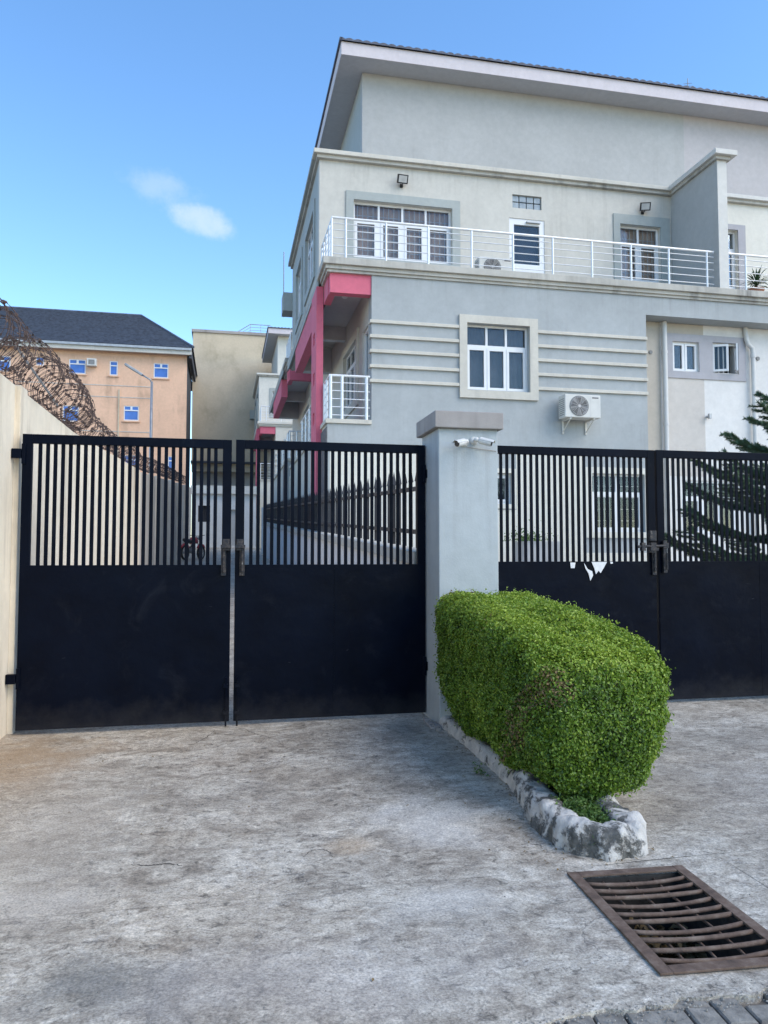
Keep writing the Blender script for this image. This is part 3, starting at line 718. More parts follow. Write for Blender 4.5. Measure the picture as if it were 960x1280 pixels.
g1 = gate_leaf(-1.665, .062, 6.86, 2.50, 1.395, 25, 'leftmost black gate leaf hinged to the cream boundary wall', -1, 1)
g2 = gate_leaf(.098, 1.835, 6.86, 2.505, 1.395, 25, 'black gate leaf hinged on the left face of the grey pillar', 1, -1, seam=.98)
g3 = gate_leaf(2.475, 4.245, 6.93, 2.535, 1.415, 25, 'black gate leaf right of the pillar with torn paper scraps', -1, 1)
g4 = gate_leaf(4.27, 6.12, 6.935, 2.54, 1.415, 27, 'rightmost black gate leaf with the pine behind its bars', 1, -1, seam=5.42)
def latch(x, Y, z, par, side):
    b = MB().box(x-.03, x+.03, Y-.075, Y-.029, z+.02, z+.12); b.tube([(x+side*.02, Y-.06, z-.17), (x+side*.02, Y-.06, z+.02)], .012, 8)
    b.box(x+side*.02-.022, x+side*.02+.022, Y-.05, Y-.03, z-.2, z+.05); b.box(x-.045, x+.045, Y-.09, Y-.075, z+.04, z+.07)
    b.build('latch', 'worn_bolt', par, bevel=.002)
latch(.02, 6.86, 1.5, g1, -1); latch(.14, 6.86, 1.5, g2, 1)
latch(4.19, 6.93, 1.48, g3, 1)
b = MB().box(4.155, 4.225, 6.86, 6.895, 1.62, 1.72); b.tube([(4.02,6.87,1.56),(4.33,6.87,1.57)], .014, 8); b.box(4.06,4.10,6.85,6.9,1.52,1.6)
b.build('slide_bolt', 'worn_bolt', g3, bevel=.002)
b = MB().box(4.305, 4.345, 6.87, 6.905, 1.30, 1.62); b.box(4.30, 4.36, 6.86, 6.90, 1.545, 1.60); b.tube([(4.33,6.85,1.5),(4.33,6.85,1.33)], .01, 6)
b.build('hasp', 'worn_bolt', g4, bevel=.002)
# torn paper on leaf 3
def scrap(poly, label):
    y = 6.896; b = MB(); n = len(poly)
    b.v = [(x, y+.0005*i, z) for i, (x, z) in enumerate(poly)]+[(x, y-.0015, z) for x, z in poly]
    b.f = [tuple(range(n)), tuple(range(n,2*n))]+[(i,(i+1)%n,n+(i+1)%n,n+i) for i in range(n)]
    o = b.build('paper_scrap', 'white_sticker', None); tag(o, label, 'paper', 'torn paper scraps on the gate')
scrap([(3.31,1.405),(3.365,1.405),(3.355,1.35),(3.315,1.35)], 'small square white paper scrap on the gate sheet, leftmost')
scrap([(3.455,1.40),(3.47,1.345),(3.50,1.30),(3.52,1.225),(3.55,1.28),(3.54,1.32),(3.495,1.34)], 'pointed torn white paper strip hanging on the gate sheet')
scrap([(3.535,1.41),(3.70,1.41),(3.67,1.36),(3.63,1.30),(3.61,1.325),(3.58,1.29),(3.565,1.345)], 'largest torn white paper scrap at the top of the gate sheet')
scrap([(3.735,1.41),(3.76,1.41),(3.765,1.395),(3.74,1.39)], 'tiniest white paper fleck, rightmost on the gate sheet')

# ------------------------------------------------------------ gate pillar
pl = thing('gate_pillar', 'grey painted gate pillar with a stained concrete cap', 'pillar', (2.11,6.7,0))
MB().box(1.845, 2.395, 6.42, 6.99, -.02, 2.60).build('shaft', 'pillar_paint', pl, bevel=.008)
MB().box(1.80, 2.435, 6.37, 7.04, 2.60, 2.75).build('cap', 'cap_concrete', pl, bevel=.008)
b = MB(); 
pr = thing('gate_pillar', 'gate pillar beyond the rightmost gate leaf', 'pillar', (6.5,6.7,0))
MB().box(6.22, 6.78, 6.42, 6.99, -.02, 2.60).build('shaft', 'pillar_paint', pr, bevel=.008); MB().box(6.16, 6.84, 6.35, 7.05, 2.60, 2.755).build('cap', 'cap_concrete', pr, bevel=.008)
# rubble at pillar foot
b = MB()
for i in range(26):
    x, y = 1.80+random.gauss(0,.03), 6.4+random.gauss(0,.08); r = random.uniform(.01,.035)
    vs = [(x+r*random.uniform(.6,1)*sx, y+r*random.uniform(.6,1)*sy, sz*r*random.uniform(.5,1)) for sx in (-1,1) for sy in (-1,1) for sz in (0,1.2)]
    b.add(vs, [(0,1,3,2),(4,6,7,5),(0,4,5,1),(2,3,7,6),(0,2,6,4),(1,5,7,3)])
o = b.build('rubble', 'cap_concrete'); tag(o, 'small concrete crumbs at the foot of the gate pillar', 'rubble', kind='stuff')
def cctv(base, direc, label, K=.8):
    t = thing('cctv_camera', label, 'camera', base, 'cctv cameras on the gate pillar')
    B0 = Vector(base); d = Vector(direc).normalized()
    b = MB().lathe([(r_*K, h_*K) for r_, h_ in [(.045,0),(.045,.018),(.034,.03),(.012,.036)]], B0, 20, (0,-1,0)); b.build('mount', 'cctv_white', t, smooth=False)
    e = B0+Vector((0,-.075,0)); b = MB().lathe([(r_*K, h_*K) for r_, h_ in [(.0,-.03),(.022,-.022),(.031,0),(.022,.022),(0,.03)]], e, 16, (0,0,1)); b.tube([B0+Vector((0,-.03,0)), e], .014, 10); b.build('joint', 'cctv_white', t, smooth=True)
    s = e+d*.02; b = MB().lathe([(r_*K, h_*K) for r_, h_ in [(.02,0),(.034,.012),(.037,.03),(.037,.135),(.034,.15)]], s, 22, d); b.build('body', 'cctv_white', t, smooth=False)
    MB().lathe([(r_*K, h_*K) for r_, h_ in [(.031,.1505),(.031,.154)]], s, 22, d).build('lens', 'lens', t)
    up = Vector((0,0,1)); side = d.cross(up).normalized(); up = side.cross(d)
    b = MB(); k = 9; vs = []
    for a in (.02*K, .178*K):
        for rr in (.040*K, .043*K):
            for i in range(k): q = pi*(.1+.8*i/(k-1)); vs.append(s+d*a+(side*cos(q)+up*sin(q))*rr)
    fs = []
    for i in range(k-1): fs += [(i,i+1,2*k+i+1,2*k+i), (k+i,k+i+1,3*k+i+1,3*k+i), (i,i+1,k+i+1,k+i), (2*k+i,2*k+i+1,3*k+i+1,3*k+i)]
    b.add(vs, fs); b.build('sunshade', 'cctv_white', t)
cctv((2.075,6.42,2.475), (-.78,-.58,-.24), 'white bullet camera on the pillar pointing left')
cctv((2.17,6.42,2.495), (.80,-.5,-.28), 'white bullet camera on the pillar pointing right')
b = MB().tube([(2.10,6.413,2.44),(2.2,6.411,2.425),(2.36,6.411,2.41),(2.40,6.43,2.40)], .003, 6)
o = b.build('cable', 'cap_concrete'); tag(o, 'thin cable running from the cameras round the pillar edge', 'cable')

# ------------------------------------------------------------ boundary wall + razor wire
BX = -1.745
bw = thing('boundary_wall', 'stained cream boundary wall left of the gates', 'wall', (BX-.12, 10, 0))
def yzprism(b, x0, x1, poly):
    n = len(poly); b.add([(x0,y,z) for y,z in poly]+[(x1,y,z) for y,z in poly], [tuple(range(n)), tuple(range(n,2*n))[::-1]]+[(i,(i+1)%n,n+(i+1)%n,n+i) for i in range(n)])
b = MB(); yzprism(b, BX-.24, BX, [(2.6,-.2),(16.7,-.2),(16.7,3.24),(11.4,3.0),(9.5,2.92),(2.6,2.92)]); b.build('wall', 'boundary', bw)
b = MB(); b.box(BX-.30, BX+.045, 6.90, 7.12, -.1, 2.925); b.build('gate_pier', 'boundary', bw, bevel=.006)
bf = thing('boundary_wall', 'grey rendered boundary wall farther along the driveway', 'wall', (BX-.12, 25, 1))
b = MB(); yzprism(b, BX-.24, BX+.02, [(16.703,-.2),(42,-.2),(42,5.0),(16.703,3.2)]); b.build('wall', 'boundary_far', bf)
for y in (20.2, 24.5, 29, 34): MB().box(BX-.02, BX+.12, y, y+.3, -.2, 3.2+(y-16.7)*.071+.02).build('wall_pier', 'boundary_far', bf)
def razor(path, rad, pitch, seg, wr, label):
    """concertina: two counter-wound coils with blades"""
    V, F = [], []
    P = smooth_path(path, 12); P = [Vector(p) for p in P]; Ls = [0]
    for a, c in zip(P[:-1], P[1:]): Ls.append(Ls[-1]+(c-a).length)
    tot = Ls[-1]
    def at(s):
        i = max(0, min(len(P)-2, int(np.searchsorted(Ls, s))-1)); f = (s-Ls[i])/max(1e-6, Ls[i+1]-Ls[i]); return P[i].lerp(P[i+1], f)
    m = MB(); turns = tot/pitch
    for ch in (1, -1):
        nseg = int(turns*seg); pts = []
        for k in range(nseg+1):
            q = 2*pi*k/seg; s = k/nseg*tot; c = at(s); r = rad(s/tot)*(1+.07*sin(q*.37+ch)+.05*sin(q*.13)); T = (at(min(tot,s+.05))-at(max(0,s-.05))).normalized()
            A = T.cross(Vector((0,0,1))).normalized(); B = A.cross(T)
            pts.append(c+A*cos(ch*q)*r+B*sin(ch*q)*r+T*.05*sin(q*1.0+ch))
        m.tube(pts, wr, 3, cap=False)
        for k in range(0, nseg, 2):
            p, q_ = pts[k], pts[k+1]; T = (q_-p).normalized(); o_ = Vector((random.gauss(0,1),random.gauss(0,1),random.gauss(0,1))).cross(T).normalized()
            a = wr*5; m.add([p-T*a*1.4, p+o_*a, p+T*a*1.4, p-o_*a], [(0,1,2,3)])
    o = m.build('razor_wire', 'wire_rust', None, normals=False); tag(o, label, 'razor wire', 'razor wire coils on the boundary wall'); return o
razor([(BX-.1,5.2,3.22),(BX-.1,6.2,3.22),(BX-.08,6.9,3.2),(BX-.06,7.7,3.21),(BX-.03,8.6,3.22),(BX-.03,9.4,3.23),(BX-.05,10.1,3.2)],
      lambda t: .27*(1-.55*math.exp(-((t-.37)/.03)**2))*(1-.35*max(0,t-.8)/.2)*(.95+.06*sin(t*30)), .095, 26, .0028, 'wide rusty razor wire coil on top of the near boundary wall')
razor([(BX-.06,10.1,3.2),(BX-.08,11,3.2),(BX-.08,12.5,3.27),(BX-.05,14.5,3.38),(BX-.08,17,3.46),(BX-.04,22,3.85),(BX-.08,28,4.3),(BX-.08,36,4.85)],
      lambda t: .155*(1+.12*sin(t*40)), .24, 16, .0036, 'narrower rusty razor wire coil trailing along the far wall')
b = MB().tube([(BX-.1,7.3,3.35),(BX+.05,8.3,3.02)], .012, 6); o = b.build('metal_rod', 'galv'); tag(o, 'pale metal rod stuck through the wide razor wire coil', 'rod')

# ------------------------------------------------------------ inner fence on low wall
fw_ = thing('low_wall', 'low white wall with coping along the inner driveway', 'wall', (1.920, 20, .5))
b = MB(); yzprism(b, 1.820, 2.000, [(7.0,-.2),(35.5,-.2),(35.5,2.78),(7.3,1.40),(7.0,1.39)]); b.build('wall', 'fence_wall', fw_)
b = MB(); yzprism(b, 1.770, 2.050, [(7.0,1.392),(7.3,1.402),(35.5,2.782),(35.5,2.90),(7.3,1.52),(7.0,1.51)]); b.build('coping', 'trim', fw_)
MB().box(1.710, 2.110, 35.51, 35.9, .6, 3.6).build('end_pier', 'white_paint', fw_)
fn = thing('picket_fence', 'black spiked metal fence standing on the low white wall', 'fence', (1.920,20,1.5))
zc = lambda y: 1.52+(y-7.3)*.04894
for h in (.16, .60): b = MB(); yzprism(b, 1.900, 1.940, [(7.05,zc(7.05)+h),(35.5,zc(35.5)+h),(35.5,zc(35.5)+h+.045),(7.05,zc(7.05)+h+.045)]); b.build('rail', 'fence_black', fn)
y = 7.2; proto = None
while y < 35.3:
    z = zc(y)
    if proto is None:
        p = MB().box(1.904, 1.936, y-.014, y+.014, z+.02, z+.70); p.add([(1.896,y-.02,z+.70),(1.944,y-.02,z+.70),(1.944,y+.02,z+.70),(1.896,y+.02,z+.70),(1.920,y,z+.86)], [(0,1,4),(1,2,4),(2,3,4),(3,0,4)])
        proto = p.build('picket', 'fence_black', fn); y0, z0 = y, z
    else: shift_copy(proto, (0, y-y0, z-z0), fn)
    y += .27

# ------------------------------------------------------------ row house
def house(I=0, label='nearest grey three storey house with pink trim and roof terrace'):
    XU, XA, XR = 2.1+I, 3.26+I, 2.64+I
    root = thing('row_house', label, 'house', (2.0,15.5,.3), 'three storey houses with pink trim in a row')
    f, r_, u_, at_, ln = FR(15.5), FR(15.95), FR(17.3), FR(18.1), FL
    YB = 24.4
    W1 = (5.09,6.53,5.0,6.47); GW1 = (7.97,9.26,1.96,3.26); GW0 = (5.3,6.08,2.55,3.22)
    wall(f, 3.0, 9.38, .2, 7.36, [W1, GW1, GW0], .35, 'front_wall', 'facade', root)
    wall(f, 2.07, 2.999, .2, 4.18, [], .3, 'front_wall', 'facade', root, label='ground floor front wall under the side balcony')
    # recessed bay on the right
    B1 = (10.32,11.02,5.78,6.5); B2 = (11.38,12.08,5.78,6.53); G2 = (10.5,12.0,1.9,3.2)
    wall(r_, 9.38, 13.95, .2, 6.93, [B1, B2, G2], .3, 'recess_wall', 'white_paint', root)
    e = .004
    MB().fb(r_, 9.385, 10.0, .25, 6.925, .002, e+.002).build('paint_panel', 'beige_paint', root)
    MB().fb(r_, 10.14, 11.15, 3.3, 5.62, .002, e+.002).build('paint_panel', 'warm_grey', root)
    MB().fb(r_, 10.14, 11.15, 6.68, 6.925, .002, e+.002).build('paint_panel', 'beige_paint', root)
    bd = MB(); hs = [B1, B2]; us = [10.14, B1[0], B1[1], B2[0], B2[1], 12.28]
    bd.fb(r_, 10.14, 12.28, 5.62, 5.78, .002, .03); bd.fb(r_, 10.14, 12.28, 6.53, 6.68, .002, .03)
    for a, c in ((10.14,B1[0]), (B1[1],B2[0]), (B2[1],12.28)): bd.fb(r_, a, c, 5.78, 6.53, .002, .03)
    bd.fb(r_, B1[0], B1[1], 6.5, 6.53, .002, .03)
    bd.build('window_surround', 'band_grey', root)
    window(r_, *B1, root, cols=2, deep=.1, sash=.05, frame=.03, gap=.03)
    window(r_, *G2, root, cols=3, transom=2.8, deep=.1, curtain_or_dark='dark_room')  # backed by a sheet painted as dark as the room inside
    # right bathroom window: casement standing open
    w2 = MB(); w2.fb(r_, B2[0], B2[0]+.04, B2[2], B2[3], -.12, -.06); w2.fb(r_, B2[1]-.04, B2[1], B2[2], B2[3], -.12, -.06)
    w2.fb(r_, B2[0]+.04, B2[1]-.04, B2[2], B2[2]+.04, -.12, -.06); w2.fb(r_, B2[0]+.04, B2[1]-.04, B2[3]-.04, B2[3], -.12, -.06)
    ow = w2.build('window', 'upvc', root)
    for hx, ang, ln_ in ((B2[0]+.04, radians(-28), .36), (B2[1]-.04, radians(180+62), .30)):
        c, s_ = cos(ang), sin(ang); O = Vector((hx, 15.95+.05, 0)); U = Vector((c, s_, 0)); Nn = Vector((s_, -c, 0)); Fx = (O, U, Nn)
        sb = MB(); z0, z1 = B2[2]+.05, B2[3]-.05
        sb.fb(Fx, 0, .05, z0, z1, -.02, .02); sb.fb(Fx, ln_-.05, ln_, z0, z1, -.02, .02); sb.fb(Fx, .05, ln_-.05, z0, z0+.05, -.02, .02); sb.fb(Fx, .05, ln_-.05, z1-.05, z1, -.02, .02)
        sb.build('open_sash', 'upvc', ow); MB().fb(Fx, .05, ln_-.05, z0+.05, z1-.05, -.004, .004).build('pane', 'glass', ow)
    g_ = MB()
    for i in range(4): x = B2[0]+.14+i*.13; g_.fb(r_, x, x+.03, B2[2]+.04, B2[3]-.04, -.17, -.15)
    g_.build('security_grille', 'bars_grey', ow)
    MB().fb(r_, B2[0]-.1, B2[1]+.1, B2[2]-.1, B2[3]+.1, -.5, -.48).build('curtain_or_dark', 'dark_room', ow)  # flat dark sheet painted as the unlit room behind the open sash
    # downpipes with brackets and elbow
    p = MB().tube([(10.07,15.86,.3),(10.07,15.86,6.92)], .058, 14)
    for z in (2.5,4.5,6.2): p.lathe([(.066,-.03),(.066,.03)], (10.07,15.86,z), 14)
    p.build('downpipe', 'pipe', root, smooth=False)
    p = MB().tube([(12.26,15.90,6.92),(12.26,15.86,6.62),(12.30,15.85,6.5),(12.4,15.85,6.42),(12.42,15.85,6.3),(12.42,15.85,.3)], .052, 14)
    p.lathe([(.062,-.05),(.062,.05)], (12.42,15.85,6.24), 14); p.build('downpipe', 'pipe', root)
    wall(f, 13.95, 22.0, .2, 7.36, [(15.5,16.9,5.0,6.47)], .35, 'front_wall', 'upper_white', root)
    window(f, 15.5, 16.9, 5.0, 6.47, root, cols=3, transom=6.05)
    MB().box(9.38, 13.95, 15.5, 15.95, 6.932, 7.36).build('bay_beam', 'facade', root)
    for x, z in ((9.75,6.2),(12.62,6.2)):
        MB().lathe([(.05,0),(.045,.02)], (x,15.94,z), 12, (0,-1,0)).build('vent_cap', 'ac_grey', root)
    # first floor window with raised surround
    surround(f, 4.92, 6.72, 4.83, 6.64, W1, .06, 'trim', root)
    window(f, *W1, root, cols=3, transom=6.0, deep=.16, sash=.055, frame=.045, gap=.02)
    for z in (6.37,6.055,5.74,5.42,5.105):
        MB().fb(f, 2.955, 4.918, z-.035, z+.035, .002, .05).build('moulding', 'trim', root, bevel=.006)
        MB().fb(f, 6.722, 9.382, z-.035, z+.035, .002, .05).build('moulding', 'trim', root, bevel=.006)
        MB().box(2.955, 2.998, 15.5, 15.62, z-.035, z+.035).build('moulding', 'trim', root)
    window(f, *GW1, root, cols=2, transom=2.83, deep=.12, bars=True, curtain_or_dark='dark_room'); window(f, *GW0, root, cols=2, transom=None, deep=.12, gap=.03)  # wide ground floor window: backing sheet painted as its dark interior
    surround(f, 7.82, 9.37, 1.83, 3.40, GW1, .04, 'upper_white', root); surround(f, 5.2, 6.18, 2.45, 3.32, GW0, .04, 'upper_white', root)
    MB().fb(f, 2.07, 9.37, .25, 1.5, .002, .035).build('plinth', 'upper_white', root)
    for q in ((2.12,5.18,1.502,3.66),(5.182,6.2,1.502,2.43),(6.202,7.8,1.502,3.66)): MB().fb(f, *q, .002, .006).build('paint_panel', 'upper_white', root)
    # side: first floor set back behind the balcony
    S = ln(3.0); SW = (17.25,19.2,5.1,6.5); SD = (15.72,16.55,4.27,6.42)
    wall(S, 15.852, YB, 4.18, 7.36, [SW, (15.9,16.55,4.27,6.42)], .3, 'side_wall', 'upper_cream', root)
    surround(S, 17.05, 19.4, 4.9, 6.7, SW, .04, 'trim', root)
    window(S, *SW, root, cols=3, transom=6.1, deep=.1, bars=True)
    dr = MB(); dS = S; dr.fb(dS, 15.9, 15.96, 4.27, 6.42, -.12, -.04); dr.fb(dS, 16.49, 16.55, 4.27, 6.42, -.12, -.04); dr.fb(dS, 15.96, 16.49, 6.36, 6.42, -.12, -.04); dr.fb(dS, 15.96, 16.49, 4.27, 5.0, -.1, -.06)
    dd = dr.build('door', 'upvc', root); MB().fb(dS, 15.96, 16.49, 5.0, 6.36, -.09, -.08).build('pane', 'glass', dd); MB().fb(dS, 15.9, 16.55, 4.3, 6.4, -.3, -.28).build('curtain_or_dark', 'dark_room', dd)  # sheet behind the door glass carries the room's darkness in its colour
    MB().box(2.03, 2.998, 15.46, YB, 4.182, 4.27).build('balcony_floor', 'trim', root)
    wall(ln(2.07), 15.8, YB, .2, 4.18, [], .3, 'side_wall', 'upper_cream', root)
    MB().box(2.045, 2.069, 15.5, 17.2, .3, 4.1).build('stone_cladding', 'stone_clad', root)
    # terrace slab with two-step moulding, then beams in pink
    MB().box(1.95, 22, 15.36, YB, 7.50, 7.65).build('terrace_edge', 'ledge', root, bevel=.01)
    MB().box(2.01, 21.95, 15.42, YB-.05, 7.42, 7.498).build('terrace_moulding', 'ledge', root)
    MB().box(2.05, 21.9, 15.46, YB-.1, 7.362, 7.418).build('terrace_moulding', 'ledge', root)
    MB().box(2.12, 2.998, 15.53, 15.75, 6.95, 7.36).build('pink_beam', 'pink', root)
    MB().box(2.10, 2.25, 15.751, 16.39, 6.95, 7.358).build('pink_beam', 'pink', root)
    MB().box(1.98, 2.20, 17.36, 21.9, 6.72, 7.358).build('pink_beam', 'pink', root)
    MB().box(1.955, 1.985, 16.4, YB-.01, 7.36, 7.497).build('side_fascia', 'surround', root)
    MB().box(2.2, 2.998, 21.6, 21.9, 6.72, 7.358).build('cross_beam', 'soffit', root)
    MB().box(2.2, 2.998, 18.9, 19.1, 6.9, 7.358).build('cross_beam', 'soffit', root)
    MB().box(2.251, 2.997, 15.76, 18.9, 7.25, 7.357).build('ceiling', 'soffit', root)
    c_ = MB().lathe([(.07,0),(.07,-.02),(.05,-.04)], (2.6,16.6,7.249), 14); c_.build('ceiling_light', 'upvc', root)
    # fin column with square piercings
    col_h = [] if I else [(16.72,17.02,z,z+.28) for z in (6.15,5.25,4.35,3.45,2.55)]
    if not I: wall(ln(1.94), 16.4, 17.36, 2.06, 7.36, col_h, .15, 'pierced_column', 'pink', root)
    # second floor
    W2 = (2.91,5.33,8.44,9.83); W3 = (9.78,10.92,8.40,9.87); D2 = (6.80,7.73,7.67,9.76); V2 = (6.89,7.66,10.02,10.36); W4 = (12.4,13.18,8.4,10.0)
    wall(u_, XU, 11.24, 7.652, 10.72, [W3, D2, V2]+([] if I else [W2]), .3, 'upper_wall', 'upper_cream', root)
    wall(u_, 11.50, 22, 7.652, 10.72, [W4], .3, 'upper_wall', 'upper_white', root)
    if not I: surround(u_, 2.73, 5.53, 8.2, 10.03, W2, .035, 'surround', root)
    surround(u_, 9.60, 11.18, 7.7, 10.12, W3, .035, 'surround', root)
    surround(u_, 12.2, 13.4, 7.7, 10.14, W4, .035, 'band_grey', root)
    if not I: window(u_, *W2, root, cols=4, transom=9.40, deep=.16, curtain_or_dark='curtain_brown', bars=True, gap=.10)
    window(u_, *W3, root, cols=2, transom=9.42, deep=.16, curtain_or_dark='curtain_brown', bars=True, gap=.06)
    window(u_, *W4, root, cols=2, transom=9.5, deep=.16)
    gb = MB(); W_ = (V2[1]-V2[0])/4; H_ = (V2[3]-V2[2])/2
    fr_ = MB(); fr_.fb(u_, V2[0], V2[1], V2[2], V2[3], -.14, -.13); gp = fr_.build('vent_block', 'band_grey', root)
    for i in range(4):
        for j in range(2): MB().fb(u_, V2[0]+i*W_+.012, V2[0]+(i+1)*W_-.012, V2[2]+j*H_+.012, V2[2]+(j+1)*H_-.012, -.129, -.05).build('glass_block', 'glass_block', gp, bevel=.006)
    d = MB(); d.fb(u_, D2[0], D2[0]+.13, D2[2], D2[3], -.1, -.02); d.fb(u_, D2[1]-.13, D2[1], D2[2], D2[3], -.1, -.02); d.fb(u_, D2[0]+.13, D2[1]-.13, D2[3]-.15, D2[3], -.1, -.02)
    d.fb(u_, D2[0]+.13, D2[1]-.13, D2[2], 8.35, -.08, -.03); d.fb(u_, D2[0]+.13, D2[1]-.13, 8.35, 8.62, -.1, -.02)
    dd = d.build('door', 'upvc', root); MB().fb(u_, D2[0]+.13, D2[1]-.13, 8.62, D2[3]-.15, -.07, -.06).build('pane', 'glass', dd)
    MB().fb(u_, D2[0]+.1, D2[1]-.1, 7.7, D2[3]-.1, -.25, -.24).build('curtain_or_dark', 'dark_room', dd)  # dark sheet stands for the unlit room behind the terrace door
    MB().fb(u_, D2[0]+.035, D2[0]+.06, 8.5, 8.75, -.02, .03).build('handle', 'galv', dd)
    MB().fb(u_, D2[0]+.45, D2[1]-.12, D2[3]-.1, D2[3]-.06, -.02, .05).build('door_closer', 'galv', dd)
    SWs = [(18.3,20.2,8.4,9.95), (21.3,22.9,8.4,9.95)]
    wall(ln(XU), 17.602, YB, 7.652, 10.72, SWs, .3, 'upper_wall', 'surround', root)
    for q in SWs: surround(ln(XU), q[0]-.2, q[1]+.2, 8.2, 10.15, q, .035, 'surround', root); window(ln(XU), *q, root, cols=3, transom=9.5, deep=.1)
    wall((Vector((11.24,0,0)),Vector((0,1,0)),Vector((-1,0,0))), 15.42, 17.6, 7.652, 10.72, [], .256, 'divider_wall', 'attic_paint', root)
    MB().box(11.244, 11.492, 15.405, 15.418, 7.655, 10.72).build('divider_face', 'white_trim', root)
    # parapet copings
    MB().box(1.95+I, 11.10, 17.13, 17.50, 10.80, 10.90).build('coping', 'trim', root, bevel=.008); MB().box(2.03+I, 11.17, 17.2, 17.48, 10.722, 10.798).build('coping_moulding', 'ledge', root)
    MB().box(1.95+I, 2.3+I, 17.502, YB, 10.80, 10.90).build('coping', 'surround', root); MB().box(2.03+I, 2.28+I, 17.502, YB-.02, 10.722, 10.798).build('coping_moulding', 'ledge', root)
    MB().box(11.102, 11.68, 15.25, 17.5, 10.80, 10.92).build('coping', 'white_trim', root, bevel=.008); MB().box(11.172, 11.56, 15.34, 17.48, 10.722, 10.798).build('coping_moulding', 'ledge', root)
    MB().box(11.682, 22, 17.13, 17.50, 10.80, 10.90).build('coping', 'white_trim', root, bevel=.008); MB().box(11.562, 22, 17.2, 17.48, 10.722, 10.798).build('coping_moulding', 'ledge', root)
    MB().box(2.3+I, 22, 17.52, YB, 10.62, 10.72).build('flat_roof', 'ledge', root)
    MB().box(XA, 12.2, 18.1, 18.35, 10.722, 13.49).build('attic_wall', 'attic_paint', root)
    MB().box(12.202, 22, 18.104, 18.35, 10.722, 13.49).build('attic_wall', 'attic_light', root)
    MB().box(XA, XA+.24, 18.352, YB, 10.722, 13.49).build('attic_wall', 'surround', root)
    if not I: MB().box(1.8, 9, YB+.002, YB+.7, 9.35, 9.95).build('rear_canopy', 'surround', root)
    MB().box(3.3, 22, YB-.25, YB-.01, .2, 7.36).build('rear_wall', 'upper_cream', root); MB().box(2.4+I, 22, YB-.25, YB-.01, 7.655, 10.6).build('rear_wall', 'upper_cream', root)
    MB().box(21.8, 21.99, 15.86, YB-.26, .2, 7.36).build('end_wall', 'upper_cream', root); MB().box(21.8, 21.99, 17.61, YB-.26, 7.655, 10.6).build('end_wall', 'upper_cream', root)
    # roof
    rf = MB().box(XR+.02, 22.4, 17.52, YB+.6, 13.492, 13.56).build('roof', 'soffit', root)
    MB().box(XR, 22.4, 17.495, 17.518, 13.48, 13.80).build('fascia', 'fascia', rf); MB().box(XR-.005, XR+.018, 17.52, YB+.6, 13.48, 13.80).build('fascia', 'fascia', rf)
    b = MB(); nx = 500
    for i in range(nx+1):
        x = XR-.04+(22.45-XR+.04)*i/nx; c = abs(sin(x*pi/.21))**.7*.045
        for yy, z in ((17.44,13.80),(17.44,13.825),(YB+.7,13.95)): b.v.append((x, yy, z+c if z > 13.81 else z))
    b.f = [q for i in range(nx) for q in ((3*i,3*i+3,3*i+4,3*i+1),(3*i+1,3*i+4,3*i+5,3*i+2))]
    b.build('roof_tiles', 'roof_tile', rf, normals=False, kind='stuff')
    MB().box(XR-.05, XR+.02, 17.44, YB+.7, 13.802, 13.87).build('verge_tiles', 'roof_tile', rf)
    # terrace railing
    rl = MB().tube([(2.15,17.15,8.55),(2.15,15.53,8.55),(11.18,15.53,8.55)], .027, 10).build('terrace_railing', 'rail_metal', root)
    for z in (7.78,7.95,8.12,8.29,8.43): MB().tube([(2.15,17.15,z),(2.15,15.53,z),(11.18,15.53,z)], .0105, 6).build('rail', 'rail_metal', rl)
    post = None
    for x, y in [(2.15,15.53),(2.15,15.9),(2.15,16.35),(2.15,16.8),(2.15,17.15)]+[(x,15.53) for x in (2.45,3.32,4.25,5.23,6.19,7.13,8.08,9.05,10.01,11.0)]:
        if post is None: post = MB().lathe([(.035,7.651),(.035,7.665),(.024,7.67),(.024,8.53)], (x,y,0), 12).build('post', 'rail_metal', rl); px, py = x, y
        else: shift_copy(post, (x-px, y-py, 0), rl)
    rl = MB().tube([(11.52,15.53,8.55),(20,15.53,8.55)], .027, 10).build('terrace_railing', 'rail_metal', root)
    for z in (7.78,7.95,8.12,8.29,8.43): MB().tube([(11.52,15.53,z),(20,15.53,z)], .0105, 6).build('rail', 'rail_metal', rl)
    for k in range(8): shift_copy(post, (12.03+k*1.05-px, 15.53-py, 0), rl)
    # balcony railing, first floor
    rl = MB().tube([(2.97,15.53,5.19),(2.12,15.53,5.19),(2.12,16.38,5.19)], .026, 10).build('balcony_railing', 'rail_metal', root)
    rl2 = MB().tube([(2.12,17.4,5.19),(2.12,21.6,5.19)], .026, 10).build('balcony_railing', 'rail_metal', root)
    for z in (4.36,4.53,4.70,4.87,5.04):
        MB().tube([(2.97,15.53,z),(2.12,15.53,z),(2.12,16.38,z)], .0105, 6).build('rail', 'rail_metal', rl); MB().tube([(2.12,17.4,z),(2.12,21.6,z)], .0105, 6).build('rail', 'rail_metal', rl2)
    post = MB().lathe([(.032,4.272),(.032,5.18)], (2.14,15.53,0), 12).build('post', 'rail_metal', rl)
    for x, y in ((2.38,15.53),(2.90,15.53),(2.12,15.95),(2.12,16.33)): shift_copy(post, (x-2.14, y-15.53, 0), rl)
    for y in (17.5,18.4,19.3,20.2,21.1): shift_copy(post, (-.02, y-15.53, 0), rl2)
    return root
H1 = house()
H3 = copy_tree(H1, (-.1,29.0,1.5)); H3['label'] = 'farthest house of the row with white parapet beside the beige block'
H0 = house(1.4, 'middle house of the row, its pink balcony beam left of the near pink column')
H0.location = Vector(H0.location)+Vector((0,10.0,.4)); WORLD[H0.name] = Vector(H0.location)
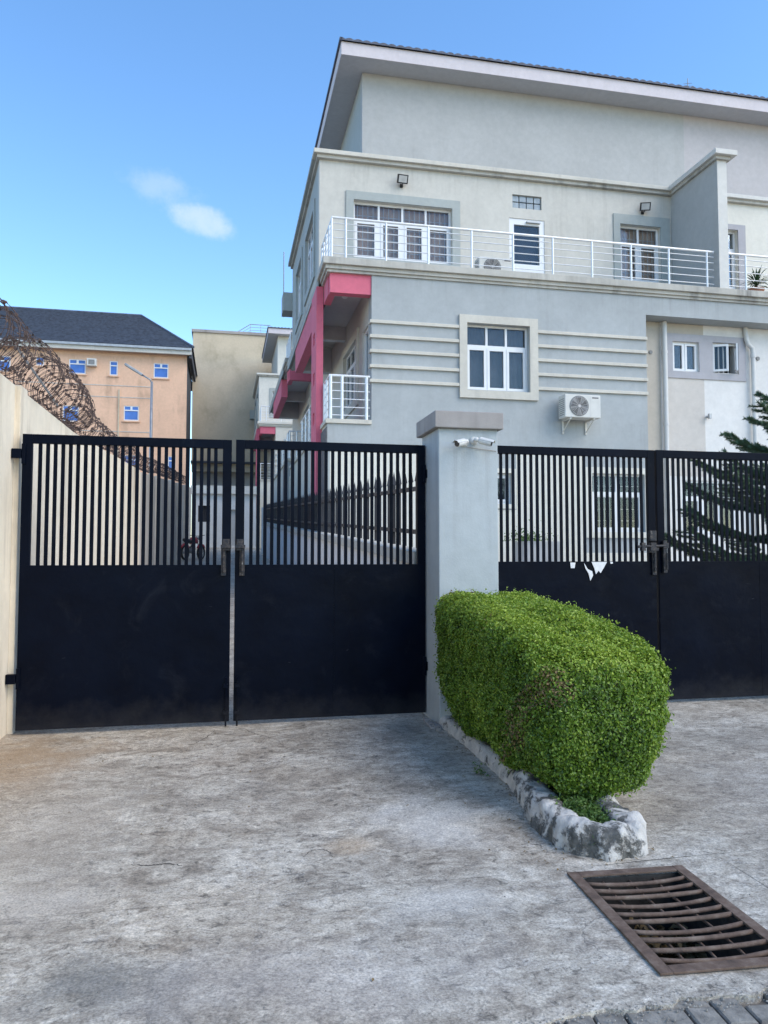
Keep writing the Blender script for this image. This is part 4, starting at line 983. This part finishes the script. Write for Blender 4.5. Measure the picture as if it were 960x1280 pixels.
# white overlay of the far house: its own paint
for k in KIDS[H3.name]:
    if k.type == 'EMPTY': continue
    if k.name.split('.')[0] in ('upper_wall','front_wall','side_wall','terrace_edge','coping','attic_wall','terrace_moulding','side_fascia'):
        k.data = k.data.copy(); k.data.materials[0] = MATS['upper_white']

# ------------------------------------------------------------ fittings on the near house
def ac(x0, x1, y1, z0, z1, label, group, stained=True, brackets=True):
    D = .34; t = thing('air_conditioner', label, 'air conditioner', ((x0+x1)/2, y1, z0), group); Y0 = y1-D-.1; Y1 = y1-.1; h = z1-z0; w_ = x1-x0
    MB().box(x0, x1, Y0, Y1, z0, z1).build('casing', 'ac_white', t, bevel=.012)
    cx, cz, r = x0+w_*.39, z0+h*.5, h*.40
    b = MB().lathe([(r*1.12,0),(r*1.12,.006)], (cx, Y0-.001, cz), 28, (0,-1,0)); b.build('fan_recess', 'ac_grey', t)
    b = MB()
    for k in range(7):
        rr = r*(.25+.12*k); b.tube([(cx+rr*cos(a*pi/14), Y0-.014, cz+rr*sin(a*pi/14)) for a in range(29)], .0035, 4, cap=False)
    for k in range(12): a = k*pi/6; b.tube([(cx+r*.15*cos(a), Y0-.014, cz+r*.15*sin(a)), (cx+r*1.05*cos(a+.25), Y0-.014, cz+r*1.05*sin(a+.25))], .003, 4)
    b.lathe([(r*.17,0),(r*.17,.012)], (cx, Y0-.008, cz), 16, (0,-1,0)); b.build('fan_guard', 'bars_grey', t)
    b = MB()
    for k in range(5): a = k*2*pi/5; b.add([(cx,Y0-.0075,cz),(cx+r*.95*cos(a),Y0-.0075,cz+r*.95*sin(a)),(cx+r*.95*cos(a+.7),Y0-.010,cz+r*.95*sin(a+.7))], [(0,1,2)])
    b.build('fan_blades', 'black_plastic', t, normals=False)
    b = MB()
    for k in range(9): zz = z0+h*(.12+.085*k); b.box(x0-.003, x0+.002, Y0+.05, Y1-.04, zz, zz+.014)
    b.build('side_louvre', 'ac_grey', t)
    MB().box(x0+w_*.705, x0+w_*.71, Y0-.002, Y0+.004, z0+.01, z1-.01).build('panel_seam', 'bars_grey', t)
    MB().box(x1-.20, x1-.05, Y0-.003, Y0+.002, z1-.075, z1-.05).build('nameplate', 'curtain_grey', t)
    if brackets:
        for x in (x0+.12, x1-.16):
            b = MB().box(x, x+.035, Y0+.02, y1-.002, z0-.032, z0-.002); b.box(x, x+.035, y1-.03, y1-.002, z0-.3, z0-.033); b.tube([(x+.018,Y0+.05,z0-.03),(x+.018,y1-.02,z0-.26)], .012, 6)
            b.build('bracket', 'ac_white', t)
    else: MB().box(x0+.05, x1-.05, Y0+.02, Y1-.02, z0-.05, z0-.001).build('foot', 'bars_grey', t)
ac(7.16, 7.99, 15.5, 4.42, 4.92, 'white air conditioner bracketed to the grey wall beside the window', 'outdoor air conditioner units')
ac(5.55, 6.35, 16.4, 7.71, 8.17, 'white air conditioner standing behind the terrace railing', 'outdoor air conditioner units', brackets=False)
def flood(x, z, yaw, label):
    Y = 17.3; t = thing('floodlight', label, 'floodlight', (x, Y, z), 'floodlights over the terrace')
    R_ = Matrix.Rotation(yaw, 4, 'Z') @ Matrix.Rotation(radians(24), 4, 'X'); c = Vector((x, Y-.16, z))
    def rb(b, x0,x1,y0,y1,z0,z1):
        vs = [c+(R_@Vector((a,q,k))) for a in (x0,x1) for q in (y0,y1) for k in (z0,z1)]; b.add(vs, [(0,1,3,2),(4,6,7,5),(0,4,5,1),(2,3,7,6),(0,2,6,4),(1,5,7,3)])
    b = MB(); rb(b, -.13,.13,-.01,.05,-.10,.10); b.build('housing', 'black_plastic', t, bevel=.006)
    b = MB(); rb(b, -.10,.10,-.0155,-.011,-.075,.075); b.build('glass_front', 'reflector', t)
    b = MB(); b.box(x-.035,x+.035,Y-.03,Y-.001,z-.14,z-.06); b.tube([(x,Y-.03,z-.1),(x,Y-.12,z-.12),(x,Y-.14,z-.04)], .012, 6); b.build('bracket', 'black_plastic', t)
flood(4.07, 10.37, radians(4), 'square floodlight above the wide terrace window'); flood(10.42, 10.31, radians(-18), 'square floodlight above the narrow terrace window')
b = MB().lathe([(.03,0),(.035,.03),(.02,.06),(.02,.12)], (11.2,15.94,4.72), 10, (0,-1,0)); b.box(11.17,11.23,15.80,15.86,4.66,4.78); o = b.build('tap', 'galv'); tag(o, 'small metal pipe fitting on the warm grey recess wall', 'pipe fitting')
an = thing('antenna', 'thin rooftop antenna mast above the right part of the roof', 'antenna', (12.7,18.6,13.8))
MB().tube([(12.7,18.6,13.9),(12.7,18.6,14.9)], .014, 6).build('mast', 'galv', an)
b = MB()
for z, l in ((14.66,.17),(14.58,.2),(14.74,.12)): b.tube([(12.7-l,18.62,z),(12.7+l,18.58,z+.03)], .008, 4)
b.build('element', 'galv', an)
an = thing('antenna', 'thin mast rising behind the side wall of the near house', 'antenna', (2.0,27.2,9))
MB().tube([(2.02,27.2,10.0),(2.02,27.2,12.4)], .02, 6).build('mast', 'galv', an)

# terrace plant
yu = thing('potted_yucca', 'spiky potted plant behind the railing right of the divider', 'potted plant', (12.75,16.1,7.66))
MB().lathe([(.13,7.66),(.19,7.95),(.2,7.97),(.17,7.97)], (12.75,16.1,0), 20).build('pot', 'terracotta', yu)
b = MB().tube([(12.75,16.1,7.9),(12.76,16.1,8.15)], [.04,.03], 8); b.build('stem', 'bark', yu)
b = MB(); 
for i in range(70):
    a = random.uniform(0, 2*pi); el = random.uniform(-.25, 1.3); l = random.uniform(.3,.52); c0 = Vector((12.76,16.1,8.08+random.uniform(-.06,.1)))
    d = Vector((cos(a)*cos(el), sin(a)*cos(el), sin(el))); s_ = d.cross(Vector((0,0,1))).normalized()*.018; mid = c0+d*l*.55+Vector((0,0,.02)); tip = c0+d*l+Vector((0,0,-.08*cos(el)))
    b.add([c0-s_*.6, c0+s_*.6, mid+s_, tip, mid-s_], [(0,1,2,4),(4,2,3)])
b.build('leaf_rosette', 'yucca_leaf', yu, normals=False)

# ------------------------------------------------------------ Norfolk pine behind the right gate
def pine():
    t = thing('norfolk_pine', 'dark green tiered pine tree behind the rightmost gate leaf', 'tree', (8.55,9.9,.1))
    X, Y = 8.72, 9.9
    MB().tube([(X,Y,.1),(X+.02,Y,2.2),(X-.01,Y+.02,3.6),(X,Y,4.9)], [.085,.06,.035,.012], 10).build('trunk', 'bark', t, smooth=True)
    br = MB(); CV, CN, TN = [], [], []
    Vs, Ts = [], []
    tiers = [(.75,2.4),(1.25,2.2),(1.7,2.1),(2.15,1.9),(2.6,1.7),(3.05,1.35),(3.45,1.0),(3.8,.75),(4.15,.5)]
    for ti, (z, l) in enumerate(tiers):
        nbr = 7 if ti < 6 else 5
        for k in range(nbr):
            a = 2*pi*k/nbr+ti*.55; L_ = l*random.uniform(.88,1.06); d = Vector((cos(a), sin(a), 0)); sd_ = Vector((-sin(a), cos(a), 0))
            P = [Vector((X,Y,z))+d*L_*s+Vector((0,0,-.10*sin(s*pi)*L_*.5+.26*L_*s*s)) for s in np.linspace(0,1,12)]
            br.tube(P, [.016*(1-.7*i/11) for i in range(12)], 5)
            ropes = [(P[3:], .055)]
            nsub = int(L_*9)
            for j in range(nsub):
                s = .22+.78*j/nsub; i = s*11; p = P[int(i)].lerp(P[min(11,int(i)+1)], i-int(i)); ll = (.16+.34*sin(min(1,(1-s)*1.6+.12)*pi*.5))*L_*.30+.08
                for sg in (-1,1):
                    dd = (d*.75+sd_*sg*.85).normalized(); e = p+dd*ll+Vector((0,0,.10*ll+random.uniform(-.02,.05))); m_ = p.lerp(e,.5)+Vector((0,0,-.03*ll)); ropes.append(([p,m_,e], .05))
            for pts, rr in ropes:
                seglen = sum((pts[i+1]-pts[i]).length for i in range(len(pts)-1)); nn_ = int(seglen*560)+4; tb = random.random()
                for q in range(nn_):
                    s = q/nn_*(len(pts)-1); i = min(len(pts)-2,int(s)); c = pts[i].lerp(pts[i+1], s-i); T = (pts[i+1]-pts[i]).normalized()
                    v = Vector((random.gauss(0,1),random.gauss(0,1),random.gauss(0,1))); v = (v-T*v.dot(T)).normalized(); o_ = v.cross(T)*.0075
                    tip = c+v*rr*random.uniform(.75,1.1)+T*.035; Vs += [c-o_, c+o_, tip]; Ts.append(np.clip(tb*.6+random.random()*.4, 0, 1))
    br.build('branches', 'bark', t, normals=False)
    V = np.array([tuple(v) for v in Vs]); F = np.arange(len(V)).reshape(-1,3); np_mesh('crown', V, F, 'pine_needle', t, tone=np.array(Ts))
pine()
# grey planter box and shrub in yard
pb = thing('planter_box', 'grey planter box against the house wall behind the gate', 'planter', (5.9,13.9,.3))
MB().box(5.6,6.35,13.6,14.1,.3,1.72).build('box','grey_wall',pb,bevel=.01)
c = np.array([[random.gauss(5.75,.2), random.gauss(13.8,.15), 1.72+abs(random.gauss(0,.11))] for _ in range(700)]); V_,F_ = leaves(c, np.tile([0,0,1.],(700,1)), .05,.025,1)
np_mesh('foliage', V_, F_, 'weed_leaf', pb, tone=np.repeat(RNG.random(700),2), kind='stuff')

# ------------------------------------------------------------ orange block
ob = thing('apartment_block', 'peach four storey apartment block with dark hipped roof and blue panes', 'building', (-15,48,2))
f = FR(48.0); wins = []
rows = [(12.25,13.1,1), (9.35,10.3,1), (6.5,7.45,1)]
wl = [(-9.2,-8.25,12.25,13.12),(-6.88,-6.42,12.25,13.12),(-4.32,-3.45,12.22,13.12),(-11.05,-10.6,12.65,13.15),(-13.4,-12.45,12.2,13.1),(-12.4,-11.9,12.4,13.1) ,
      (-6.02,-5.15,9.52,10.42),(-9.5,-8.6,9.35,10.3),(-12.6,-11.7,9.4,10.3),(-3.3,-2.9,9.45,10.3),
      (-3.4,-2.95,6.5,7.4),(-6.0,-5.1,6.5,7.4),(-9.4,-8.5,6.5,7.4)]
wl = [q for q in wl if q[0] != -12.4 and q[0] != -3.3]
wall(f, -30, -2.35, 1.0, 13.75, wl, .3, 'wall', 'orange_paint', ob)
MB().box(-2.60,-2.352,48.302,54,1,13.75).build('side_wall','dark_wall',ob)
for q in wl: window(f, *q, ob, cols=1, transom=q[3]-.27, deep=.07, sash=.01, frame=.05, curtain_or_dark=None, pm='blue_glass')
for q in wl:
    if q[1]-q[0] > .6: MB().fb(f, (q[0]+q[1])/2-.06, (q[0]+q[1])/2+.06, q[3]-.24, q[3]-.05, -.07, -.015).build('mullion', 'upvc', ob)
for q in wl: MB().fb(f, q[0]-.08, q[1]+.08, q[2]-.1, q[2]-.02, .002, .09).build('sill', 'orange_paint', ob)
MB().box(-30.5,-2.05,47.45,47.6,13.62,14.02).build('fascia','upper_cream',ob); MB().box(-30.5,-2.05,47.33,47.448,13.86,14.0).build('gutter','galv',ob); MB().box(-30.5,-2.1,47.602,54.3,13.76,13.86).build('soffit','white_trim',ob); MB().box(-2.2,-2.05,47.602,54.3,13.45,14.05).build('fascia','dark_wall',ob)
b = MB(); nrow = 26; e0 = Vector((-31,47.35,14.02)); e1 = Vector((-1.95,47.35,14.02)); r0 = Vector((-31,53.8,17.75)); r1 = Vector((-5.7,53.8,17.75))
for i in range(nrow):
    for a, c_, dz in ((i/nrow, (i+1)/nrow, .05),):
        p0, p1, p2, p3 = e0.lerp(r0,a), e1.lerp(r1,a), e1.lerp(r1,c_), e0.lerp(r0,c_)
        up = Vector((0,-.03,.05)); b.add([p0+up, p1+up, p2, p3, p0, p1], [(0,1,2,3),(4,5,1,0)])
b.build('roof', 'shingle', ob, normals=False)
b = MB(); b.add([e1, Vector((-1.95,60,14.02)), r1], [(0,1,2)]); b.add([r0, r1, Vector((-1.95,60.2,14.02)), Vector((-31,60.2,14.02))], [(0,1,2,3)]); b.build('roof_hip', 'shingle', ob, normals=False)
b = MB().tube([r0+Vector((0,0,.03)), r1+Vector((0,0,.03)), e1+Vector((0,0,.05))], .09, 6); b.build('ridge_cap', 'shingle', ob)
for z in (10.9,11.6,8.8): MB().fb(f, -12 if z > 11 else -8.6, -4.4, z, z+.05, .002, .02).build('surface_pipe', 'boundary_far', ob)
MB().fb(f, -6.35,-6.27, 2, 11.4, .002, .07).build('downpipe', 'beige_wall', ob)
ob2 = thing('air_conditioner', 'window air conditioner on the peach block beside a blue window', 'air conditioner', (-7.8,48,12.8))
MB().fb(f, -8.15,-7.6,12.7,13.15,.002,.35).build('casing','ac_white',ob2,bevel=.02); MB().fb(f,-8.05,-7.7,12.78,13.07,.351,.36).build('grille','ac_grey',ob2)
# beige block
bb = thing('apartment_block', 'plain beige block with roof railing between the peach block and row houses', 'building', (0,55,2))
MB().box(-2.3,7,55,66,8.0,17.2).build('wall','beige_wall',bb); MB().box(-2.4,7.1,54.9,66.1,17.2,17.4).build('parapet','cap_concrete',bb)
MB().box(-2.3,7,56.5,66,1.9,7.3).build('ground_floor_wall','grey_wall',bb); MB().box(-2.35,7.05,54.95,66,7.86,7.998).build('floor_edge','dark_wall',bb)
MB().box(-2.3,7,55.4,66,7.3,7.86).build('floor_band','beige_wall',bb)
rl = MB().tube([(.45,56,17.42),(1.75,56,18.3),(3.2,56,18.3)], .03, 6).build('roof_railing','galv',bb)
for k in range(1,4): h=.22*k; MB().tube([(.45+.35*k,56,17.42),(1.75,56,18.3-h),(3.2,56,18.3-h)], .018, 5).build('rail','galv',rl)
for x in (1.75,2.5,3.2): MB().tube([(x,56,17.4),(x,56,18.3)], .022, 5).build('post','galv',rl)
# gatehouse wall closing the drive
gh = thing('service_block', 'low white service block at the far end of the driveway', 'building', (0,43,1.8))
wall(FR(43), -1.7, 1.75, 1.0, 4.75, [(-1.4,-.75,3.2,4.1),(.3,.95,1.9,3.9)], .25, 'wall', 'white_paint', gh)
MB().box(-1.8,1.85,42.8,43.4,4.752,5.2).build('coping','white_trim',gh)
MB().fb(FR(43), -1.4,-.75,3.2,4.1,-.2,-.15).build('window','dark_room',gh); MB().fb(FR(43), .3,.95,1.9,3.9,-.2,-.15).build('door','grey_wall',gh)
MB().box(-1.7,1.75,43.26,46,1,4.7).build('rear','grey_wall',gh)

# street lamp
lp = thing('street_lamp', 'grey street lamp with angled arm in front of the peach block', 'street lamp', (-2.76,30,1.1))
MB().tube([(-2.76,30,1.0),(-2.76,30,8.04)], [.075,.045], 10).build('pole','galv',lp,smooth=True)
MB().tube([(-2.76,30,8.0),(-2.83,30,8.12),(-3.15,30,8.3)], .03, 8).build('arm','galv',lp,smooth=True)
o = MB(); a = Vector((-3.1,30,8.27)); c = Vector((-3.75,30,8.66)); dd = (c-a).normalized(); up = Vector((-dd.z,0,dd.x))
vs = [p+Vector((0,s*.12,0))*k+up*h for p, k in ((a,.6),(c,.9)) for s in (-1,1) for h in (-.05,.04)]
o.add([vs[i] for i in range(8)], [(0,1,3,2),(4,6,7,5),(0,4,5,1),(2,3,7,6),(0,2,6,4),(1,5,7,3)]); o.build('lamp_head','galv',lp,bevel=.015)

# motorcycle parked by the wall
def moto(X, Y, z, lab):
    t = thing('motorcycle', lab, 'motorcycle', (X,Y,z)); A = radians(62)
    def T(x, y, h): return (X+x*cos(A)-y*sin(A), Y+x*sin(A)+y*cos(A), z+h)
    ax = Vector((-sin(A), cos(A), 0))
    for x in (-.62,.62):
        c = Vector(T(x,0,.30)); e1 = Vector((cos(A),sin(A),0)); e2 = Vector((0,0,1)); ring = [c+(e1*cos(q*pi/12)+e2*sin(q*pi/12))*.26 for q in range(25)]
        w_ = MB().tube(ring, .045, 8, cap=False).build('wheel','rubber',t,smooth=True)
        b = MB().tube([c+(p-c)*.85 for p in ring], .012, 5, cap=False); b.lathe([(.04,-.06),(.04,.06)], c, 10, ax)
        for k in range(6): a = k*pi/3; b.tube([c, c+(e1*cos(a)+e2*sin(a))*.22], .008, 4)
        b.build('rim','galv',w_)
    b = MB().tube([T(-.25,0,.72),T(-.05,0,.80),T(.12,0,.80),T(.27,0,.72)], [.09,.13,.13,.08], 12); b.build('fuel_tank','red_paint',t,smooth=True)
    MB().tube([T(-.72,0,.80),T(-.5,0,.76),T(-.22,0,.74)], [.06,.10,.09], 10).build('seat','black_plastic',t,smooth=True)
    for x in (-.62,.62):
        c = Vector(T(x,0,.30)); e1 = Vector((cos(A),sin(A),0)); e2 = Vector((0,0,1)); MB().tube([c+(e1*cos(q*pi/10)+e2*sin(q*pi/10))*.33 for q in range(2,9)], .05, 6).build('fender','red_paint',t,smooth=True)
    for s in (-.07,.07): MB().tube([T(.62,s,.30),T(.38,s,.95)], .02, 6).build('fork','galv',t)
    MB().tube([T(.30,-.34,1.0),T(.38,-.1,.97),T(.38,.1,.97),T(.30,.34,1.0)], .014, 6).build('handlebar','black_plastic',t)
    MB().lathe([(.02,0),(.08,.04),(.085,.1)], T(.42,0,.88), 12, (cos(A),sin(A),0)).build('headlight','reflector',t)
    b = MB().tube([T(-.12,0,.30),T(-.05,0,.45),T(.0,0,.6)], [.12,.13,.09], 8); b.build('engine','galv',t); MB().tube([T(-.05,.12,.32),T(-.4,.13,.28),T(-.85,.13,.36)], [.025,.03,.04], 8).build('exhaust','galv',t)
    MB().tube([T(.36,0,.9),T(.1,0,.62),T(-.3,0,.5),T(-.62,0,.30)], .022, 6).build('frame','black_plastic',t)
moto(-1.2, 31.5, gz(31.5), 'red motorcycle parked against the far boundary wall behind the gate')
